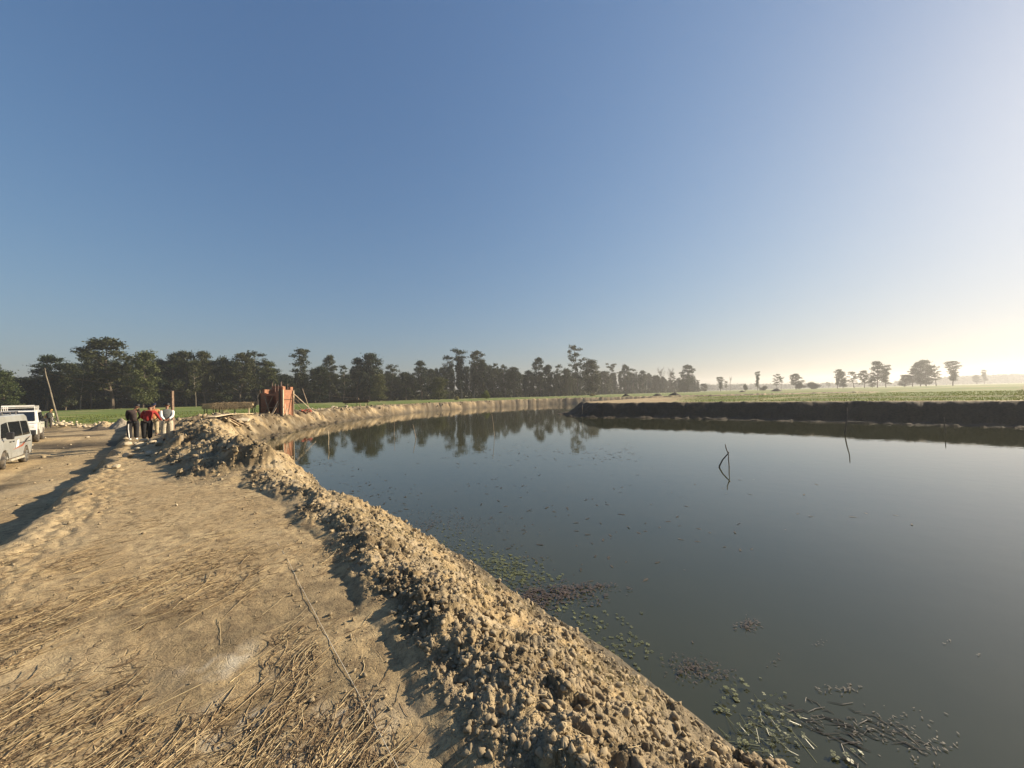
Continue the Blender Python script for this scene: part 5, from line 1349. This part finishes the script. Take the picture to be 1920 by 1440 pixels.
    # hair or headwear: a shell over the back and top of the head
    bm = bmesh.new(); bmesh.ops.create_uvsphere(bm, u_segments=16, v_segments=10, radius=1)
    up = hdir; bk = -face
    bad = [q_ for q_ in bm.verts if Vector(q_.co).dot(Vector((0, 0, 1))) < -.35]; bmesh.ops.delete(bm, geom=bad, context='VERTS')
    mw = Matrix((sidev, face, up)).transposed()
    for q_ in bm.verts:
        n_ = mnoise.noise(q_.co*4)*.05; q_.co = (mw @ Vector((q_.co.x*.093*(1+n_), q_.co.y*.103*(1+n_), q_.co.z*.098*(1+n_))))+V('head')+up*.045-face*.018
    me = bpy.data.meshes.new('hair'); bm.to_mesh(me); bm.free()
    hn_, hm_ = headwear or ('hair', M['hair'])
    link(hn_, me, hm_, root, smooth=True)
    return root
WHITE = cloth('white_cloth', (0.72, 0.71, 0.68), (0.6, 0.58, 0.55)); BLACK = cloth('black_cloth', (0.012, 0.012, 0.014)); 
base = dict(pelvis=(0, 0, .95), chest=(0, .01, 1.30), neck=(0, .01, 1.47), head=(0, .03, 1.615), face=(0, 1, -.1), shl=(-.19, 0, 1.41), shr=(.19, 0, 1.41), ell=(-.25, 0, 1.13), elr=(.25, 0, 1.13), wrl=(-.26, .08, .90), wrr=(.26, .08, .90),
            hipl=(-.10, 0, .90), hipr=(.10, 0, .90), knl=(-.12, .03, .50), knr=(.12, .03, .50), anl=(-.13, 0, .09), anr=(.13, 0, .09))
def JJ(**k): d = dict(base); d.update(k); return d
person(313, 827, .0, 'person seen from behind in a grey vest over white sleeves, hands clasped behind the back', JJ(ell=(-.205, -.08, 1.14), elr=(.205, -.08, 1.14), wrl=(-.07, -.20, .97), wrr=(.06, -.21, 1.0), hdl=(.9, -.1, -.25), hdr=(-.9, -.1, -.3), face=(.1, 1, -.35), head=(.01, .05, 1.61), anl=(-.10, .02, .09), anr=(.13, .05, .09)),
       dict(top=cloth('grey_vest', (0.13, 0.135, 0.13)), sleeve=WHITE, trousers=cloth('beige_trousers', (0.48, 0.42, 0.31)), shoe=M['blackplastic'], leg=1.15, topname='vest'))
person(275, 826.5, .0, 'person in a red jacket bending to the side with one arm reaching down', JJ(chest=(.09, .10, 1.27), neck=(.13, .22, 1.42), head=(.12, .33, 1.50), face=(.35, .6, -.8), shl=(-.10, .10, 1.38), shr=(.27, .12, 1.36), ell=(-.18, .25, 1.10), wrl=(-.02, .38, .95), elr=(.40, .12, 1.10), wrr=(.53, .12, .88), hdr=(.35, .1, -.9), pelvis=(-.02, 0, .96), anl=(-.08, .02, .09), anr=(.11, 0, .09), knl=(-.09, .02, .5), knr=(.11, .02, .5)),
       dict(top=cloth('red_jacket', (0.30, 0.020, 0.016), (0.19, 0.012, 0.010)), trousers=BLACK, shoe=WHITE, bulk=1.03, leg=1.12))
person(249, 826, .0, 'person in a dark brown jacket and black trousers with a white side stripe, head bowed', JJ(head=(.14, -.02, 1.585), neck=(.07, .01, 1.46), chest=(.02, .01, 1.30), face=(.9, -.45, -.45), ell=(-.20, .04, 1.14), wrl=(-.16, .18, .93), elr=(.27, .05, 1.14), wrr=(.16, .2, .98), toe=(.03, .13, 0), anl=(-.10, 0, .09), anr=(.12, .05, .09)),
       dict(top=cloth('brown_jacket', (0.045, 0.028, 0.024), (0.022, 0.016, 0.016)), trousers=BLACK, stripe=WHITE, shoe=WHITE, bulk=1.02, leg=1.08))
person(288, 817.5, .0, 'person in a dark cap and khaki trousers standing behind the red jacket', JJ(face=(-.6, -.7, -.5), toe=(-.05, -.13, 0), ell=(-.26, -.04, 1.13), wrl=(-.12, -.16, .98), elr=(.27, -.03, 1.13), wrr=(.22, -.12, .92)),
       dict(top=cloth('rust_jacket', (0.36, 0.10, 0.04), (0.42, 0.25, 0.10), 18), trousers=cloth('khaki_trousers', (0.42, 0.35, 0.22)), shoe=M['blackplastic']), ('cap', cloth('navy_cap', (0.015, 0.02, 0.05))))
person(91, 806, -.34, 'person in a yellow cap and dark vest bending beside the motorcycle', JJ(chest=(.03, -.03, 1.24), neck=(.08, -.05, 1.38), head=(.12, -.08, 1.51), face=(-.5, .5, -.6), ell=(-.24, .12, 1.05), wrl=(-.28, .28, .95), elr=(.27, .02, 1.08), wrr=(.18, .22, .95), shl=(-.14, 0, 1.34), shr=(.22, -.02, 1.34)),
       dict(top=cloth('dark_vest', (0.03, 0.04, 0.035)), sleeve=cloth('pale_sleeve', (0.6, 0.58, 0.4)), trousers=cloth('dark_trousers', (0.05, 0.045, 0.04)), shoe=M['blackplastic'], topname='vest'), ('cap', cloth('yellow_cap', (0.62, 0.40, 0.10))))
# ------------------------------------------------------------------ haze
hz = MB().box((0, 750, 21.5), (1750, 900, 24.5)).build('haze', None)
hm = bpy.data.materials.new('haze_air'); hm.use_nodes = True; hn = hm.node_tree
hn.nodes.remove(hn.nodes['Principled BSDF'])
pv = hn.nodes.new('ShaderNodeVolumePrincipled')
pv.inputs['Color'].default_value = (0.91, 0.92, 0.93, 1); pv.inputs['Density'].default_value = 0.00043; pv.inputs['Anisotropy'].default_value = 0.38
hn.links.new(pv.outputs[0], hn.nodes['Material Output'].inputs['Volume'])
hz.data.materials.append(hm); hz['kind'] = 'stuff'; hz['label'] = 'pale morning haze over the fields and forest'
